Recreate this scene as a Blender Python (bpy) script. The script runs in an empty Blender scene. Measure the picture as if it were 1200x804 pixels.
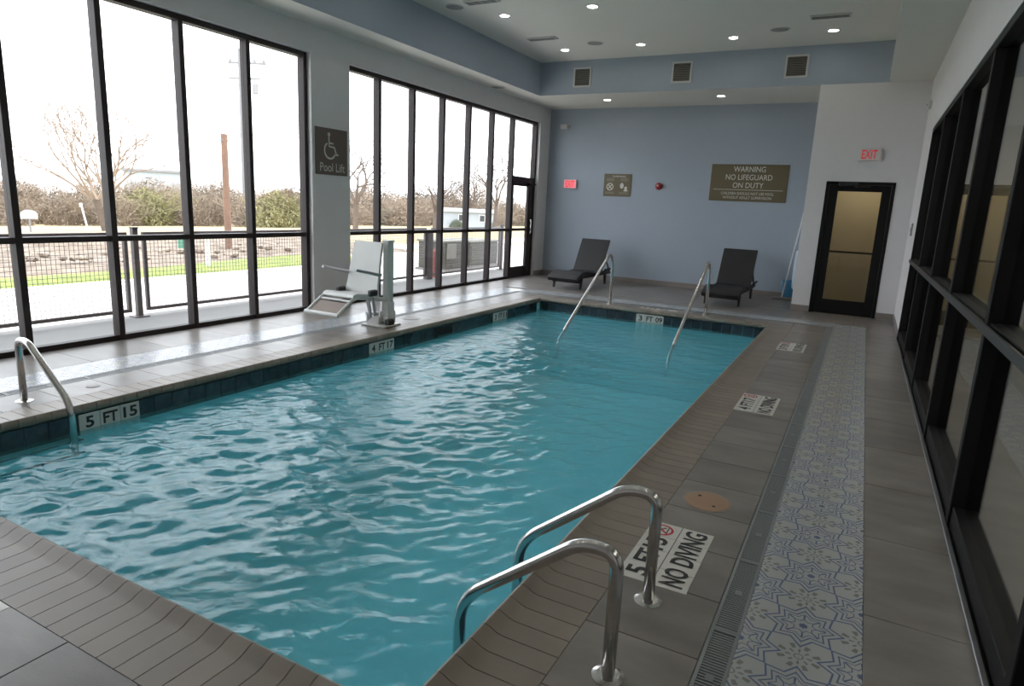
import bpy, bmesh, math, random
import numpy as np
from mathutils import Vector, Matrix
random.seed(7)
SC = bpy.context.scene
COL = SC.collection
PI = math.pi

# ---------------------------------------------------------------- camera
F_PX, YAW, PITCH, ROLL, EYE = 761.76, .483, -.2088, .047, 1.55
cd = bpy.data.cameras.new('camera'); cam = bpy.data.objects.new('camera', cd); COL.objects.link(cam)
cd.sensor_width = 36; cd.lens = F_PX / 1200 * 36; cd.clip_start = .05; cd.clip_end = 600
fw = Vector((-math.sin(YAW)*math.cos(PITCH), math.cos(YAW)*math.cos(PITCH), math.sin(PITCH)))
rt = Vector((math.cos(YAW), math.sin(YAW), 0)); up = rt.cross(fw)
R_ = math.cos(ROLL)*rt + math.sin(ROLL)*up; U_ = -math.sin(ROLL)*rt + math.cos(ROLL)*up
M = Matrix((R_, U_, -fw)).transposed().to_4x4(); M.translation = Vector((0, 0, EYE))
cam.matrix_world = M
SC.camera = cam
# ---------------------------------------------------------------- world, sun, exposure
W = bpy.data.worlds.new('hazy_sky'); SC.world = W; W.use_nodes = True
wb = W.node_tree.nodes['Background']; wb.inputs[0].default_value = (.91, .935, 1.0, 1); wb.inputs[1].default_value = 3.2
sd = bpy.data.lights.new('sun', 'SUN'); sd.energy = 1.9; sd.angle = .02; sd.color = (1, .95, .86)
sun = bpy.data.objects.new('sun', sd); COL.objects.link(sun)
sun.rotation_euler = Vector((-.25, .2, -1)).to_track_quat('-Z', 'Y').to_euler()
SC.view_settings.view_transform = 'Standard'; SC.view_settings.look = 'None'
SC.view_settings.gamma = 1; SC.view_settings.exposure = .58; SC.view_settings.use_curve_mapping = False
SC.cycles.max_bounces = 12; SC.cycles.diffuse_bounces = 6; SC.cycles.transparent_max_bounces = 24
SC.cycles.use_denoising = True; SC.cycles.sample_clamp_indirect = 6

# ---------------------------------------------------------------- materials
def new_mat(name):
    m = bpy.data.materials.new(name); m.use_nodes = True
    nt = m.node_tree
    return m, nt, nt.nodes['Principled BSDF']
def c4(c): return (c[0], c[1], c[2], 1)
def mat(name, col, rough=.5, metal=0, var=0, scale=8, rand=0, bump=0, bscale=60, spec=.5, emit=0, stretch=None, ecol=None):
    """plain procedural paint: colour with soft noise, optional per-object variation and fine relief"""
    m, nt, b = new_mat(name)
    b.inputs['Roughness'].default_value = rough; b.inputs['Metallic'].default_value = metal
    b.inputs['Specular IOR Level'].default_value = spec
    tc = nt.nodes.new('ShaderNodeNewGeometry')
    src = tc.outputs['Position']
    if stretch:
        mp = nt.nodes.new('ShaderNodeMapping'); mp.inputs['Scale'].default_value = stretch
        nt.links.new(src, mp.inputs[0]); src = mp.outputs[0]
    ns = nt.nodes.new('ShaderNodeTexNoise'); ns.inputs['Scale'].default_value = scale; ns.inputs['Detail'].default_value = 4
    nt.links.new(src, ns.inputs['Vector'])
    rp = nt.nodes.new('ShaderNodeMapRange'); rp.inputs[1].default_value = .25; rp.inputs[2].default_value = .75
    rp.inputs[3].default_value = 1-var; rp.inputs[4].default_value = 1+var
    nt.links.new(ns.outputs[0], rp.inputs[0])
    f = rp.outputs[0]
    if rand:
        oi = nt.nodes.new('ShaderNodeObjectInfo'); r2 = nt.nodes.new('ShaderNodeMapRange')
        r2.inputs[3].default_value = 1-rand; r2.inputs[4].default_value = 1+rand
        nt.links.new(oi.outputs['Random'], r2.inputs[0])
        mu = nt.nodes.new('ShaderNodeMath'); mu.operation = 'MULTIPLY'
        nt.links.new(f, mu.inputs[0]); nt.links.new(r2.outputs[0], mu.inputs[1]); f = mu.outputs[0]
    vm = nt.nodes.new('ShaderNodeVectorMath'); vm.operation = 'SCALE'; vm.inputs[0].default_value = col[:3]
    nt.links.new(f, vm.inputs['Scale']); nt.links.new(vm.outputs[0], b.inputs['Base Color'])
    if bump:
        n2 = nt.nodes.new('ShaderNodeTexNoise'); n2.inputs['Scale'].default_value = bscale; n2.inputs['Detail'].default_value = 3
        nt.links.new(src, n2.inputs['Vector'])
        bp = nt.nodes.new('ShaderNodeBump'); bp.inputs['Strength'].default_value = bump; bp.inputs['Distance'].default_value = .01
        nt.links.new(n2.outputs[0], bp.inputs['Height']); nt.links.new(bp.outputs[0], b.inputs['Normal'])
    if emit:
        b.inputs['Emission Color'].default_value = c4(ecol or col); b.inputs['Emission Strength'].default_value = emit
    return m
def glass_mat(name, tint=(1, 1, 1), ior=1.45, rough=0):
    m, nt, b = new_mat(name); nt.nodes.remove(b)
    out = nt.nodes['Material Output']
    t = nt.nodes.new('ShaderNodeBsdfTransparent'); t.inputs[0].default_value = c4(tint)
    g = nt.nodes.new('ShaderNodeBsdfGlossy'); g.inputs['Roughness'].default_value = rough
    fr = two_sided_fresnel(nt, ior)
    mx = nt.nodes.new('ShaderNodeMixShader')
    nt.links.new(fr.outputs[0], mx.inputs[0]); nt.links.new(t.outputs[0], mx.inputs[1]); nt.links.new(g.outputs[0], mx.inputs[2])
    nt.links.new(mx.outputs[0], out.inputs[0])
    return m
def two_sided_fresnel(nt, ior):
    """thin-sheet Fresnel: the same index from either side, so a pane never reflects totally"""
    geo = nt.nodes.new('ShaderNodeNewGeometry'); mr = nt.nodes.new('ShaderNodeMapRange')
    mr.inputs[3].default_value = ior; mr.inputs[4].default_value = 1/ior
    nt.links.new(geo.outputs['Backfacing'], mr.inputs[0])
    fr = nt.nodes.new('ShaderNodeFresnel'); nt.links.new(mr.outputs[0], fr.inputs[0]); return fr
class X:
    """tiny arithmetic on shader sockets"""
    nt = None
    def __init__(s, v): s.v = v
    @staticmethod
    def op(o, *a):
        n = X.nt.nodes.new('ShaderNodeMath'); n.operation = o
        for i, q in enumerate(a):
            q = q.v if isinstance(q, X) else q
            if isinstance(q, (int, float)): n.inputs[i].default_value = q
            else: X.nt.links.new(q, n.inputs[i])
        return X(n.outputs[0])
    def __add__(s, o): return X.op('ADD', s, o)
    __radd__ = __add__
    def __sub__(s, o): return X.op('SUBTRACT', s, o)
    def __rsub__(s, o): return X.op('SUBTRACT', o, s)
    def __mul__(s, o): return X.op('MULTIPLY', s, o)
    __rmul__ = __mul__
    def __truediv__(s, o): return X.op('DIVIDE', s, o)
    def gt(s, o): return X.op('GREATER_THAN', s, o)
    def lt(s, o): return X.op('LESS_THAN', s, o)
    def band(s, a, b): return s.gt(a)*s.lt(b)
    def abs(s): return X.op('ABSOLUTE', s)
def mx(*a):
    r = a[0]
    for b in a[1:]: r = X.op('MAXIMUM', r, b)
    return r
def star_tile_mat():
    m, nt, b = new_mat('star_pattern_tile'); X.nt = nt
    uv = nt.nodes.new('ShaderNodeUVMap'); sp = nt.nodes.new('ShaderNodeSeparateXYZ'); nt.links.new(uv.outputs[0], sp.inputs[0])
    u, v = X(sp.outputs[0]), X(sp.outputs[1])
    far = (u+v).gt(1.0)
    a = u + far*(1-2*u); c = v + far*(1-2*v)
    r = X.op('SQRT', a*a + c*c); th = X.op('ARCTAN2', c, a)
    t = (X.op('FRACT', th/(PI/4) + 0.0) - .5).abs()*2
    f = r*X.op('COSINE', (1-t)*(PI/8) - .934)/.428
    petal = X.op('SINE', th*4).abs()
    blue = mx(f.band(.92, 1.0), f.band(.70, .765), f.band(.30, .345), f.lt(.13), f.band(.345, .56)*petal.lt(.22), f.band(.56, .60)*petal.gt(.2))
    q1 = X.op('SQRT', (1-a)*(1-a) + c*c); q2 = X.op('SQRT', a*a + (1-c)*(1-c))
    q = X.op('MINIMUM', q1, q2)
    k1 = q1.lt(q2)
    ph = k1*X.op('ARCTAN2', c, 1-a) + (1-k1)*X.op('ARCTAN2', a, 1-c)
    ray_ = X.op('SINE', ph*4).abs()
    olive = mx(q.band(.13, .22)*ray_.lt(.45), q.band(.06, .085), q.band(.24, .37)*ray_.gt(.86))
    def mixc(fac, c1, c2):
        n = nt.nodes.new('ShaderNodeMix'); n.data_type = 'RGBA'
        nt.links.new(fac.v, n.inputs['Factor'])
        for s, cc in ((n.inputs[6], c1), (n.inputs[7], c2)):
            if isinstance(cc, tuple): s.default_value = c4(cc)
            else: nt.links.new(cc, s)
        return n.outputs[2]
    o1 = mixc(olive, (.44, .445, .44), (.235, .235, .215)); o2 = mixc(blue, o1, (.13, .165, .27))
    nt.links.new(o2, b.inputs['Base Color']); b.inputs['Roughness'].default_value = .27
    return m
def water_mat():
    m, nt, b = new_mat('pool_water'); nt.nodes.remove(b)
    out = nt.nodes['Material Output']
    geo = nt.nodes.new('ShaderNodeNewGeometry')
    n1 = nt.nodes.new('ShaderNodeTexNoise'); n1.inputs['Scale'].default_value = 26; n1.inputs['Detail'].default_value = 3; n1.inputs['Roughness'].default_value = .55
    n1.inputs['Distortion'].default_value = .8
    mp = nt.nodes.new('ShaderNodeMapping'); mp.inputs['Rotation'].default_value = (0, 0, .5); mp.inputs['Scale'].default_value = (.62, 1.25, 1)
    nt.links.new(geo.outputs['Position'], mp.inputs[0]); nt.links.new(mp.outputs[0], n1.inputs['Vector'])
    bp = nt.nodes.new('ShaderNodeBump'); bp.inputs['Strength'].default_value = .22; bp.inputs['Distance'].default_value = .02
    nt.links.new(n1.outputs[0], bp.inputs['Height'])
    t = nt.nodes.new('ShaderNodeBsdfTransparent'); t.inputs[0].default_value = (.68, .94, .97, 1)
    g = nt.nodes.new('ShaderNodeBsdfGlossy'); g.inputs['Roughness'].default_value = .006
    fr = two_sided_fresnel(nt, 1.37)
    nt.links.new(bp.outputs[0], g.inputs['Normal']); nt.links.new(bp.outputs[0], fr.inputs['Normal'])
    df = nt.nodes.new('ShaderNodeBsdfDiffuse'); df.inputs[0].default_value = (.13, .45, .53, 1)      # faint cloudiness of the water body
    body = nt.nodes.new('ShaderNodeMixShader'); body.inputs[0].default_value = .35
    nt.links.new(t.outputs[0], body.inputs[1]); nt.links.new(df.outputs[0], body.inputs[2])
    mx_ = nt.nodes.new('ShaderNodeMixShader')
    nt.links.new(fr.outputs[0], mx_.inputs[0]); nt.links.new(body.outputs[0], mx_.inputs[1]); nt.links.new(g.outputs[0], mx_.inputs[2])
    nt.links.new(mx_.outputs[0], out.inputs[0])
    return m
MT = dict(
    tile=mat('grey_deck_tile', (.205, .184, .168), .34, var=.26, scale=2.2, rand=.15, stretch=(1, 2.6, 1), bump=.05, bscale=40),
    grout=mat('dark_grout', (.10, .095, .09), .8),
    coping=mat('taupe_coping', (.245, .203, .168), .42, var=.08, scale=5, rand=.08),
    star=star_tile_mat(),
    white=mat('off_white_paint', (.70, .68, .68), .6, var=.015, bump=.04, bscale=160),
    blue=mat('blue_grey_paint', (.345, .395, .462), .55, var=.015, bump=.04, bscale=160),
    ceil=mat('ceiling_paint', (.72, .695, .64), .7, var=.01),
    base=mat('taupe_base_tile', (.23, .20, .185), .45, var=.1, scale=3),
    bronze=mat('dark_bronze_frame', (.034, .025, .025), .5, spec=.3),
    black=mat('black_frame', (.008, .008, .008), .5, spec=.15),
    alu=mat('aluminium_strip', (.55, .55, .56), .35, metal=.9),
    steel=mat('brushed_steel', (.62, .60, .58), .2, metal=1, var=.08, scale=20, stretch=(1, 1, 8)),
    glass=glass_mat('window_glass', (.97, .985, .98)),
    glass_in=glass_mat('interior_glass', (.86, .88, .87), 1.5),
    plaster=mat('pool_plaster', (.34, .76, .83), .6, var=.03, scale=2),
    wtile=mat('waterline_tile', (.028, .040, .052), .18, var=.35, scale=18, rand=.35),
    water=water_mat(),
    dark=mat('opening_shade_black', (.008, .008, .009), .8),  # near-black colour stands in for the shade inside openings
    wtmark=mat('white_marker_tile', (.62, .60, .56), .3, var=.03),
    ink=mat('black_ink', (.02, .02, .022), .5),
    red=mat('red_ink', (.5, .02, .04), .5),
    brownsign=mat('brown_sign', (.115, .088, .075), .45),
    olivesign=mat('olive_sign', (.13, .105, .055), .45),
    signtext=mat('sign_lettering', (.66, .64, .59), .5),
    wicker=mat('black_wicker', (.012, .0115, .012), .6, var=.25, scale=70, bump=.5, bscale=140, stretch=(1, .35, 1)),
    lift=mat('white_plastic', (.62, .62, .60), .35, var=.02),
    liftgrey=mat('grey_bracket', (.42, .42, .42), .4, metal=.4),
    rubber=mat('black_rubber', (.02, .02, .02), .5),
    lidbrown=mat('tan_skimmer_lid', (.36, .22, .14), .5, var=.06),
    lidgrey=mat('pale_lid', (.30, .28, .26), .5),
    grate=mat('grey_grate', (.23, .245, .25), .45),
    lampglow=mat('lamp_glow', (1, .97, .9), .5, emit=26),
    lamptrim=mat('lamp_trim', (.62, .62, .6), .4),
    ventwhite=mat('white_grille', (.55, .55, .53), .5), ventdark=mat('dark_louvre', (.21, .195, .175), .6),
    speaker=mat('grey_speaker_cloth', (.30, .295, .28), .8),
    exitface=mat('exit_face', (.65, .60, .58), .4, emit=.02), exitred=mat('exit_red', (.70, .03, .04), .4, emit=.22),
    exitpink=mat('exit_lit_face', (.85, .20, .22), .4, emit=.45, ecol=(.9, .16, .2)),
    alarm=mat('alarm_red', (.30, .015, .02), .3), lens=mat('clear_lens', (.7, .7, .68), .15),
    beige=mat('beige_wall', (.50, .42, .28), .7, var=.02), corrfloor=mat('corridor_tile', (.25, .235, .22), .4, var=.1, scale=2),
    bluebucket=mat('blue_plastic', (.05, .22, .38), .4), pole=mat('white_pole', (.62, .64, .66), .35),
    hose=mat('pale_blue_hose', (.5, .58, .68), .4),
    concrete=mat('patio_concrete', (.19, .185, .18), .8, var=.08, scale=1.2), road=mat('pale_concrete_drive', (.62, .60, .57), .85, var=.04, scale=.6),
    grass=mat('lawn_green', (.17, .21, .04), .9, var=.35, scale=3, bump=.6, bscale=12),
    dirt=mat('brown_dirt', (.20, .155, .12), .95, var=.5, scale=3.5, bump=.8, bscale=5), field=mat('dry_grass', (.34, .265, .15), .95, var=.2, scale=.35, bump=.4, bscale=3),
    stone=mat('bank_stone', (.25, .20, .16), .9, var=.3, scale=4, rand=.35),
    fence=mat('bronze_fence', (.07, .055, .055), .5), wire=mat('fence_wire', (.12, .10, .10), .5),
    bark=mat('grey_bark', (.13, .10, .082), .9, var=.2, scale=3), twig=mat('pale_twigs', (.30, .225, .17), .9, var=.2, scale=.5, rand=.15),
    brush=mat('tan_brush', (.235, .185, .14), .95, var=.22, scale=.3, rand=.2), green=mat('olive_leaves', (.24, .225, .11), .9, var=.25, scale=.6), hedge=mat('dark_hedge', (.10, .12, .06), .9, var=.2, scale=.6),
    wood=mat('brown_wood_pole', (.19, .11, .075), .8, var=.15, scale=6), galv=mat('galvanised', (.20, .20, .21), .5, metal=.3),
    pvc=mat('white_post', (.7, .7, .68), .5), utgreen=mat('utility_green', (.08, .25, .17), .5),
    siding=mat('pale_blue_siding', (.40, .44, .48), .7), roofgrey=mat('grey_roof', (.25, .25, .26), .8), paneDark=mat('dark_pane', (.05, .06, .07), .2),
    acgrey=mat('unit_grey', (.062, .060, .045), .6, var=.08), acpale=mat('unit_pale', (.17, .165, .14), .6), rust=mat('red_oxide', (.26, .055, .035), .5),
    brick=mat('outside_render', (.45, .42, .38), .8),
)

# ---------------------------------------------------------------- mesh builder
class MB:
    def __init__(s): s.v = []; s.f = []; s.mi = []; s.cur = 0; s.sm = []; s.smooth = False; s.uv = {}
    def add(s, vs, fs):
        o = len(s.v); s.v += [tuple(p) for p in vs]
        for f in fs: s.f.append(tuple(o+i for i in f)); s.mi.append(s.cur); s.sm.append(s.smooth)
        return s
    def box(s, a, b):
        x0, y0, z0 = a; x1, y1, z1 = b
        if x0 > x1: x0, x1 = x1, x0
        if y0 > y1: y0, y1 = y1, y0
        if z0 > z1: z0, z1 = z1, z0
        return s.add([(x0,y0,z0),(x1,y0,z0),(x1,y1,z0),(x0,y1,z0),(x0,y0,z1),(x1,y0,z1),(x1,y1,z1),(x0,y1,z1)],
                     [(3,2,1,0),(4,5,6,7),(0,1,5,4),(1,2,6,5),(2,3,7,6),(3,0,4,7)])
    def bbox(s, a, b, e=.004):
        """box with chamfered edges"""
        x0, y0, z0 = [min(p, q) for p, q in zip(a, b)]; x1, y1, z1 = [max(p, q) for p, q in zip(a, b)]
        bm = bmesh.new(); bmesh.ops.create_cube(bm, size=1)
        for v in bm.verts: v.co = Vector(((x0+x1)/2+v.co.x*(x1-x0), (y0+y1)/2+v.co.y*(y1-y0), (z0+z1)/2+v.co.z*(z1-z0)))
        bmesh.ops.bevel(bm, geom=list(bm.edges), offset=e, segments=1, affect='EDGES')
        bm.verts.index_update()
        s.add([v.co for v in bm.verts], [[v.index for v in f.verts] for f in bm.faces]); bm.free(); return s
    def tube(s, pts, r, n=10, cap=True, closed=False):
        pts = [Vector(p) for p in pts]; rs = r if isinstance(r, (list, tuple)) else [r]*len(pts)
        m = len(pts); rings = []; ref = None
        for i, p in enumerate(pts):
            if closed: t = pts[(i+1) % m]-pts[i-1]
            else: t = (pts[min(i+1, m-1)]-pts[max(i-1, 0)])
            t.normalize()
            if ref is None:
                ref = Vector((0, 0, 1)) if abs(t.z) < .9 else Vector((1, 0, 0))
            a = (ref - t*ref.dot(t))
            if a.length < 1e-4: a = t.orthogonal()
            a.normalize(); b = t.cross(a); ref = a
            rings.append([p + (a*math.cos(2*PI*k/n) + b*math.sin(2*PI*k/n))*rs[i] for k in range(n)])
        vs = [q for rg in rings for q in rg]; fs = []
        for i in range(m if closed else m-1):
            j = (i+1) % m
            for k in range(n): fs.append((i*n+k, i*n+(k+1) % n, j*n+(k+1) % n, j*n+k))
        if cap and not closed: fs.append(tuple(range(n-1, -1, -1))); fs.append(tuple((m-1)*n+k for k in range(n)))
        return s.add(vs, fs)
    def lathe(s, prof, c=(0, 0, 0), n=24, axis='z'):
        vs = []; fs = []; m = len(prof)
        for r, h in prof:
            for k in range(n):
                a = 2*PI*k/n; x, y = r*math.cos(a), r*math.sin(a)
                q = (x, y, h) if axis == 'z' else ((h, x, y) if axis == 'x' else (x, h, y))
                vs.append((c[0]+q[0], c[1]+q[1], c[2]+q[2]))
        flip = axis == 'y'
        for i in range(m-1):
            for k in range(n):
                f = (i*n+k, i*n+(k+1) % n, (i+1)*n+(k+1) % n, (i+1)*n+k)
                fs.append(f[::-1] if flip else f)
        if prof[0][0] > 1e-6: fs.append(tuple(range(n)) if flip else tuple(range(n-1, -1, -1)))
        if prof[-1][0] > 1e-6: fs.append(tuple((m-1)*n+k for k in (range(n-1, -1, -1) if flip else range(n))))
        return s.add(vs, fs)
    def prism(s, poly, a, b, axis='y'):
        """polygon (2D) extruded along an axis from a to b; poly coordinates are the other two axes in order"""
        def P(p, h): return (h, p[0], p[1]) if axis == 'x' else ((p[0], h, p[1]) if axis == 'y' else (p[0], p[1], h))
        n = len(poly); vs = [P(p, a) for p in poly] + [P(p, b) for p in poly]
        fs = [tuple(range(n)), tuple(range(2*n-1, n-1, -1))] + [(i, n+i, n+(i+1) % n, (i+1) % n) for i in range(n)]
        return s.add(vs, fs)
    def mesh(s, name, mats, fix=True):
        me = bpy.data.meshes.new(name); me.from_pydata(s.v, [], s.f)
        for m in (mats if isinstance(mats, (list, tuple)) else [mats]): me.materials.append(m)
        for p, mi, sm in zip(me.polygons, s.mi, s.sm): p.material_index = mi; p.use_smooth = sm
        if fix:
            bm = bmesh.new(); bm.from_mesh(me); bmesh.ops.recalc_face_normals(bm, faces=bm.faces); bm.to_mesh(me); bm.free()
        me.update(); return me
    def build(s, name, mats, parent=None, fix=True):
        return link(name, s.mesh(name, mats, fix), parent)
def link(name, me, parent=None, loc=None):
    o = bpy.data.objects.new(name, me); COL.objects.link(o)
    if parent: o.parent = parent
    if loc: o.location = loc
    return o
def tag(o, label, cat=None, group=None, kind=None):
    o['label'] = label
    if cat: o['category'] = cat
    if group: o['group'] = group
    if kind: o['kind'] = kind
    return o
def thing(name, loc, label, cat, group=None, kind=None, rz=0):
    o = bpy.data.objects.new(name, None); COL.objects.link(o); o.location = loc; o.rotation_euler = (0, 0, rz)
    o.empty_display_size = .1
    return tag(o, label, cat, group, kind)
def dup(o, loc=None, parent=None):
    c = o.copy(); COL.objects.link(c); c.parent = parent
    if loc is not None: c.location = loc
    for ch in o.children: dup(ch, None, c)
    return c
def smooth_path(pts, k=8):
    """Catmull-Rom through points"""
    P = [Vector(p) for p in pts]; P = [2*P[0]-P[1]] + P + [2*P[-1]-P[-2]]; out = []
    for i in range(1, len(P)-2):
        a, b, c, d = P[i-1:i+3]
        for j in range(k):
            t = j/k
            out.append(.5*((2*b)+(c-a)*t+(2*a-5*b+4*c-d)*t*t+(3*b-a-3*c+d)*t**3))
    out.append(P[-2]); return out
def fillet(pts, r, k=6):
    """polyline with rounded corners"""
    P = [Vector(p) for p in pts]; out = [P[0]]
    for i in range(1, len(P)-1):
        a, b, c = P[i-1], P[i], P[i+1]; u = (a-b); v = (c-b)
        d = min(r, u.length*.49, v.length*.49); p0 = b+u.normalized()*d; p1 = b+v.normalized()*d
        for j in range(k+1):
            t = j/k; out.append(p0*(1-t)**2 + b*2*t*(1-t) + p1*t*t)
    out.append(P[-1]); return out
TXT = {}
def text(parent, s, mat_, origin, xdir, ydir, w, h, name='lettering', bold=0, thick=.0015):
    """lettering fitted in a w x h box centred on origin; xdir reading direction, ydir letter-up direction (in parent space)"""
    key = (s, bold)
    if key not in TXT:
        cu = bpy.data.curves.new('txt', 'FONT'); cu.body = s; cu.size = 1; cu.offset = bold; cu.resolution_u = 3
        to = bpy.data.objects.new('txt', cu); COL.objects.link(to)
        dg = bpy.context.evaluated_depsgraph_get(); dg.update()
        me = bpy.data.meshes.new_from_object(to.evaluated_get(dg)); TXT[key] = ([v.co.copy() for v in me.vertices], [tuple(p.vertices) for p in me.polygons])
        bpy.data.objects.remove(to); bpy.data.curves.remove(cu); bpy.data.meshes.remove(me)
    vs, fs = TXT[key]
    x0, x1 = min(v.x for v in vs), max(v.x for v in vs); y0, y1 = min(v.y for v in vs), max(v.y for v in vs)
    xd, yd = Vector(xdir).normalized(), Vector(ydir).normalized(); zd = xd.cross(yd); o = Vector(origin)
    pts = [o + xd*((v.x-(x0+x1)/2)/(x1-x0)*w) + yd*((v.y-(y0+y1)/2)/(y1-y0)*h) + zd*thick for v in vs]
    b = MB(); b.add(pts, fs)
    return b.build(name, mat_, parent, fix=False)

# ---------------------------------------------------------------- key dimensions (metres)
WL, WR, YF, YD, YB = -6.56, .598, 13.87, 12.13, -1.5         # room faces: left, right, far, door wall, back
XG = -6.624                                                  # front of the window frames
H1, H2 = 3.679, 4.287                                        # soffit and raised ceiling
PX0, PX1, PY0, PY1 = -4.71, -1.064, 1.38, 9.98               # pool edge
CW = .32                                                     # coping width
BL = -.954                                                   # side of the door block
SOF_L, SOF_R = -6.013, .013
WATER = -.165
OUT = -6.75

# ================================================================ ROOM SHELL
# floor slab (grout colour) around the pool
b = MB()
o_ = .03
b.box((OUT, YB-.1, -.3), (PX0-o_-.02, YF+.1, -.010)); b.box((PX1+o_+.02, YB-.1, -.3), (.70, YF+.1, -.010))
b.box((PX0-o_-.02, YB-.1, -.3), (PX1+o_+.02, PY0-o_-.02, -.010)); b.box((PX0-o_-.02, PY1+o_+.02, -.3), (PX1+o_+.02, YF+.1, -.010))
floor = tag(b.build('floor', MT['grout']), 'grey tiled pool deck around the swimming pool', 'floor', kind='structure')
TM = {}
def tile_mesh(w, l, m='tile'):
    k = (round(w, 3), round(l, 3), m)
    if k not in TM:
        bb = MB(); g = .0022; bb.bbox((-w/2+g, -l/2+g, -.010), (w/2-g, l/2-g, 0), .0012); TM[k] = bb.mesh('tile', MT[m])
    return TM[k]
def tiles(x0, x1, ys, m='tile', name='tile'):
    for a, c in zip(ys[:-1], ys[1:]):
        link(name, tile_mesh(x1-x0, c-a, m), floor, ((x0+x1)/2, (a+c)/2, 0))
def seq(a, b, step, first=None):
    """joint positions from a to b, aligned so that one joint falls on `first`"""
    out = [a]; f = a + ((first if first is not None else a)-a) % step
    if f-a < .03: f += step
    while f < b-.03: out.append(f); f += step
    return out+[b]
DX0, DX1 = PX1+CW, -.312                     # right deck strip
SX0, SX1 = -.205, .205                       # right patterned strip
LDX, LSX1, LSX0 = -5.415, -5.535, -5.945     # left deck edge, left patterned strip
FD0, FS0, FS1 = 10.555, 10.66, 11.07         # far drain, far patterned strip
ND0, NS0, NS1 = .63, .115, .525              # near deck edge, near patterned strip
tiles(DX0, DX1, seq(ND0, FD0, .397, 2.135))
tiles(SX1, WR, seq(YB, FS1, .76, 2.77))
tiles(LDX, PX0-CW, seq(ND0, FD0, .397, 2.135))
tiles(-6.62, LSX0, seq(YB, FS1, .76, 2.5))
for y0, y1 in zip(seq(FS1, YF, .4)[:-1], seq(FS1, YF, .4)[1:]):
    off = .0 if int(round(y0*10)) % 8 < 4 else .38
    xs = seq(-6.62, BL if y0 > YD else WR, .76, -6.62+off+.2)
    for xa, xb in zip(xs[:-1], xs[1:]): link('tile', tile_mesh(xb-xa, y1-y0), floor, ((xa+xb)/2, (y0+y1)/2, 0))
xs = seq(PX0-CW, DX0, .397, -2.235)
for xa, xb in zip(xs[:-1], xs[1:]):
    link('tile', tile_mesh(xb-xa, PY0-CW-ND0), floor, ((xa+xb)/2, (PY0-CW+ND0)/2, 0))
    link('tile', tile_mesh(xb-xa, FD0-PY1-CW), floor, ((xa+xb)/2, (PY1+CW+FD0)/2, 0))
for xa, xb in zip(seq(LSX0, SX1, .76)[:-1], seq(LSX0, SX1, .76)[1:]):
    for ya, yb in ((YB, -.67), (-.67, NS0)): link('tile', tile_mesh(xb-xa, yb-ya), floor, ((xa+xb)/2, (ya+yb)/2, 0))
# patterned tiles: star at two opposite corners, flowers at the others
P_ = .205
def star_mesh(flip):
    g = .0004; me = bpy.data.meshes.new('patterned_tile'); h = P_/2-g
    bb = MB(); bb.box((-h, -h, -.010), (h, h, 0)); me = bb.mesh('patterned_tile', MT['star'])
    uv = me.uv_layers.new(name='UVMap')
    for lp in me.loops:
        co = me.vertices[lp.vertex_index].co; u, v = co.x/P_+.5, co.y/P_+.5
        uv.data[lp.index].uv = (1-u if flip else u, v)
    return me
SM = [star_mesh(False), star_mesh(True)]
rest = []
ny = int((FS1-YB)/P_)
def star_at(i, j, x, y, single):
    fl = (i+j) % 2
    if single: link('patterned_tile', SM[fl], floor, (x, y, 0))
    else: rest.append((x, y, fl))
Y_R = 2.552
j0 = int((YB-Y_R)/P_)
jj = j0
while Y_R+(jj+1)*P_ <= FS1+.03:
    y = Y_R+(jj+.5)*P_
    for i in (0, 1):
        star_at(i+1, jj, -P_/2+i*P_, y, y > 1.7)
        star_at(i, jj, LSX0+P_/2+i*P_, y, y > 1.9)
    jj += 1
i = 0
while LSX1+(i+1)*P_ <= SX0+.01:
    x = LSX1+(i+.5)*P_
    for j in (0, 1):
        star_at(i, j, x, FS1-P_/2-j*P_, True); star_at(i, j, x, NS0+P_/2+j*P_, False)
    i += 1
rb = MB(); ruv = []
for x, y, fl in rest:
    h = P_/2-.001; rb.add([(x-h, y-h, 0), (x+h, y-h, 0), (x+h, y+h, 0), (x-h, y+h, 0)], [(0, 1, 2, 3)])
    q = [(0, 0), (1, 0), (1, 1), (0, 1)]; ruv += [((1-a) if fl else a, c) for a, c in q]
ro = rb.build('patterned_tile_field', MT['star'], floor, fix=False); ro['kind'] = 'stuff'
uvl = ro.data.uv_layers.new(name='UVMap')
for k, q in enumerate(ruv): uvl.data[k].uv = q

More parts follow.
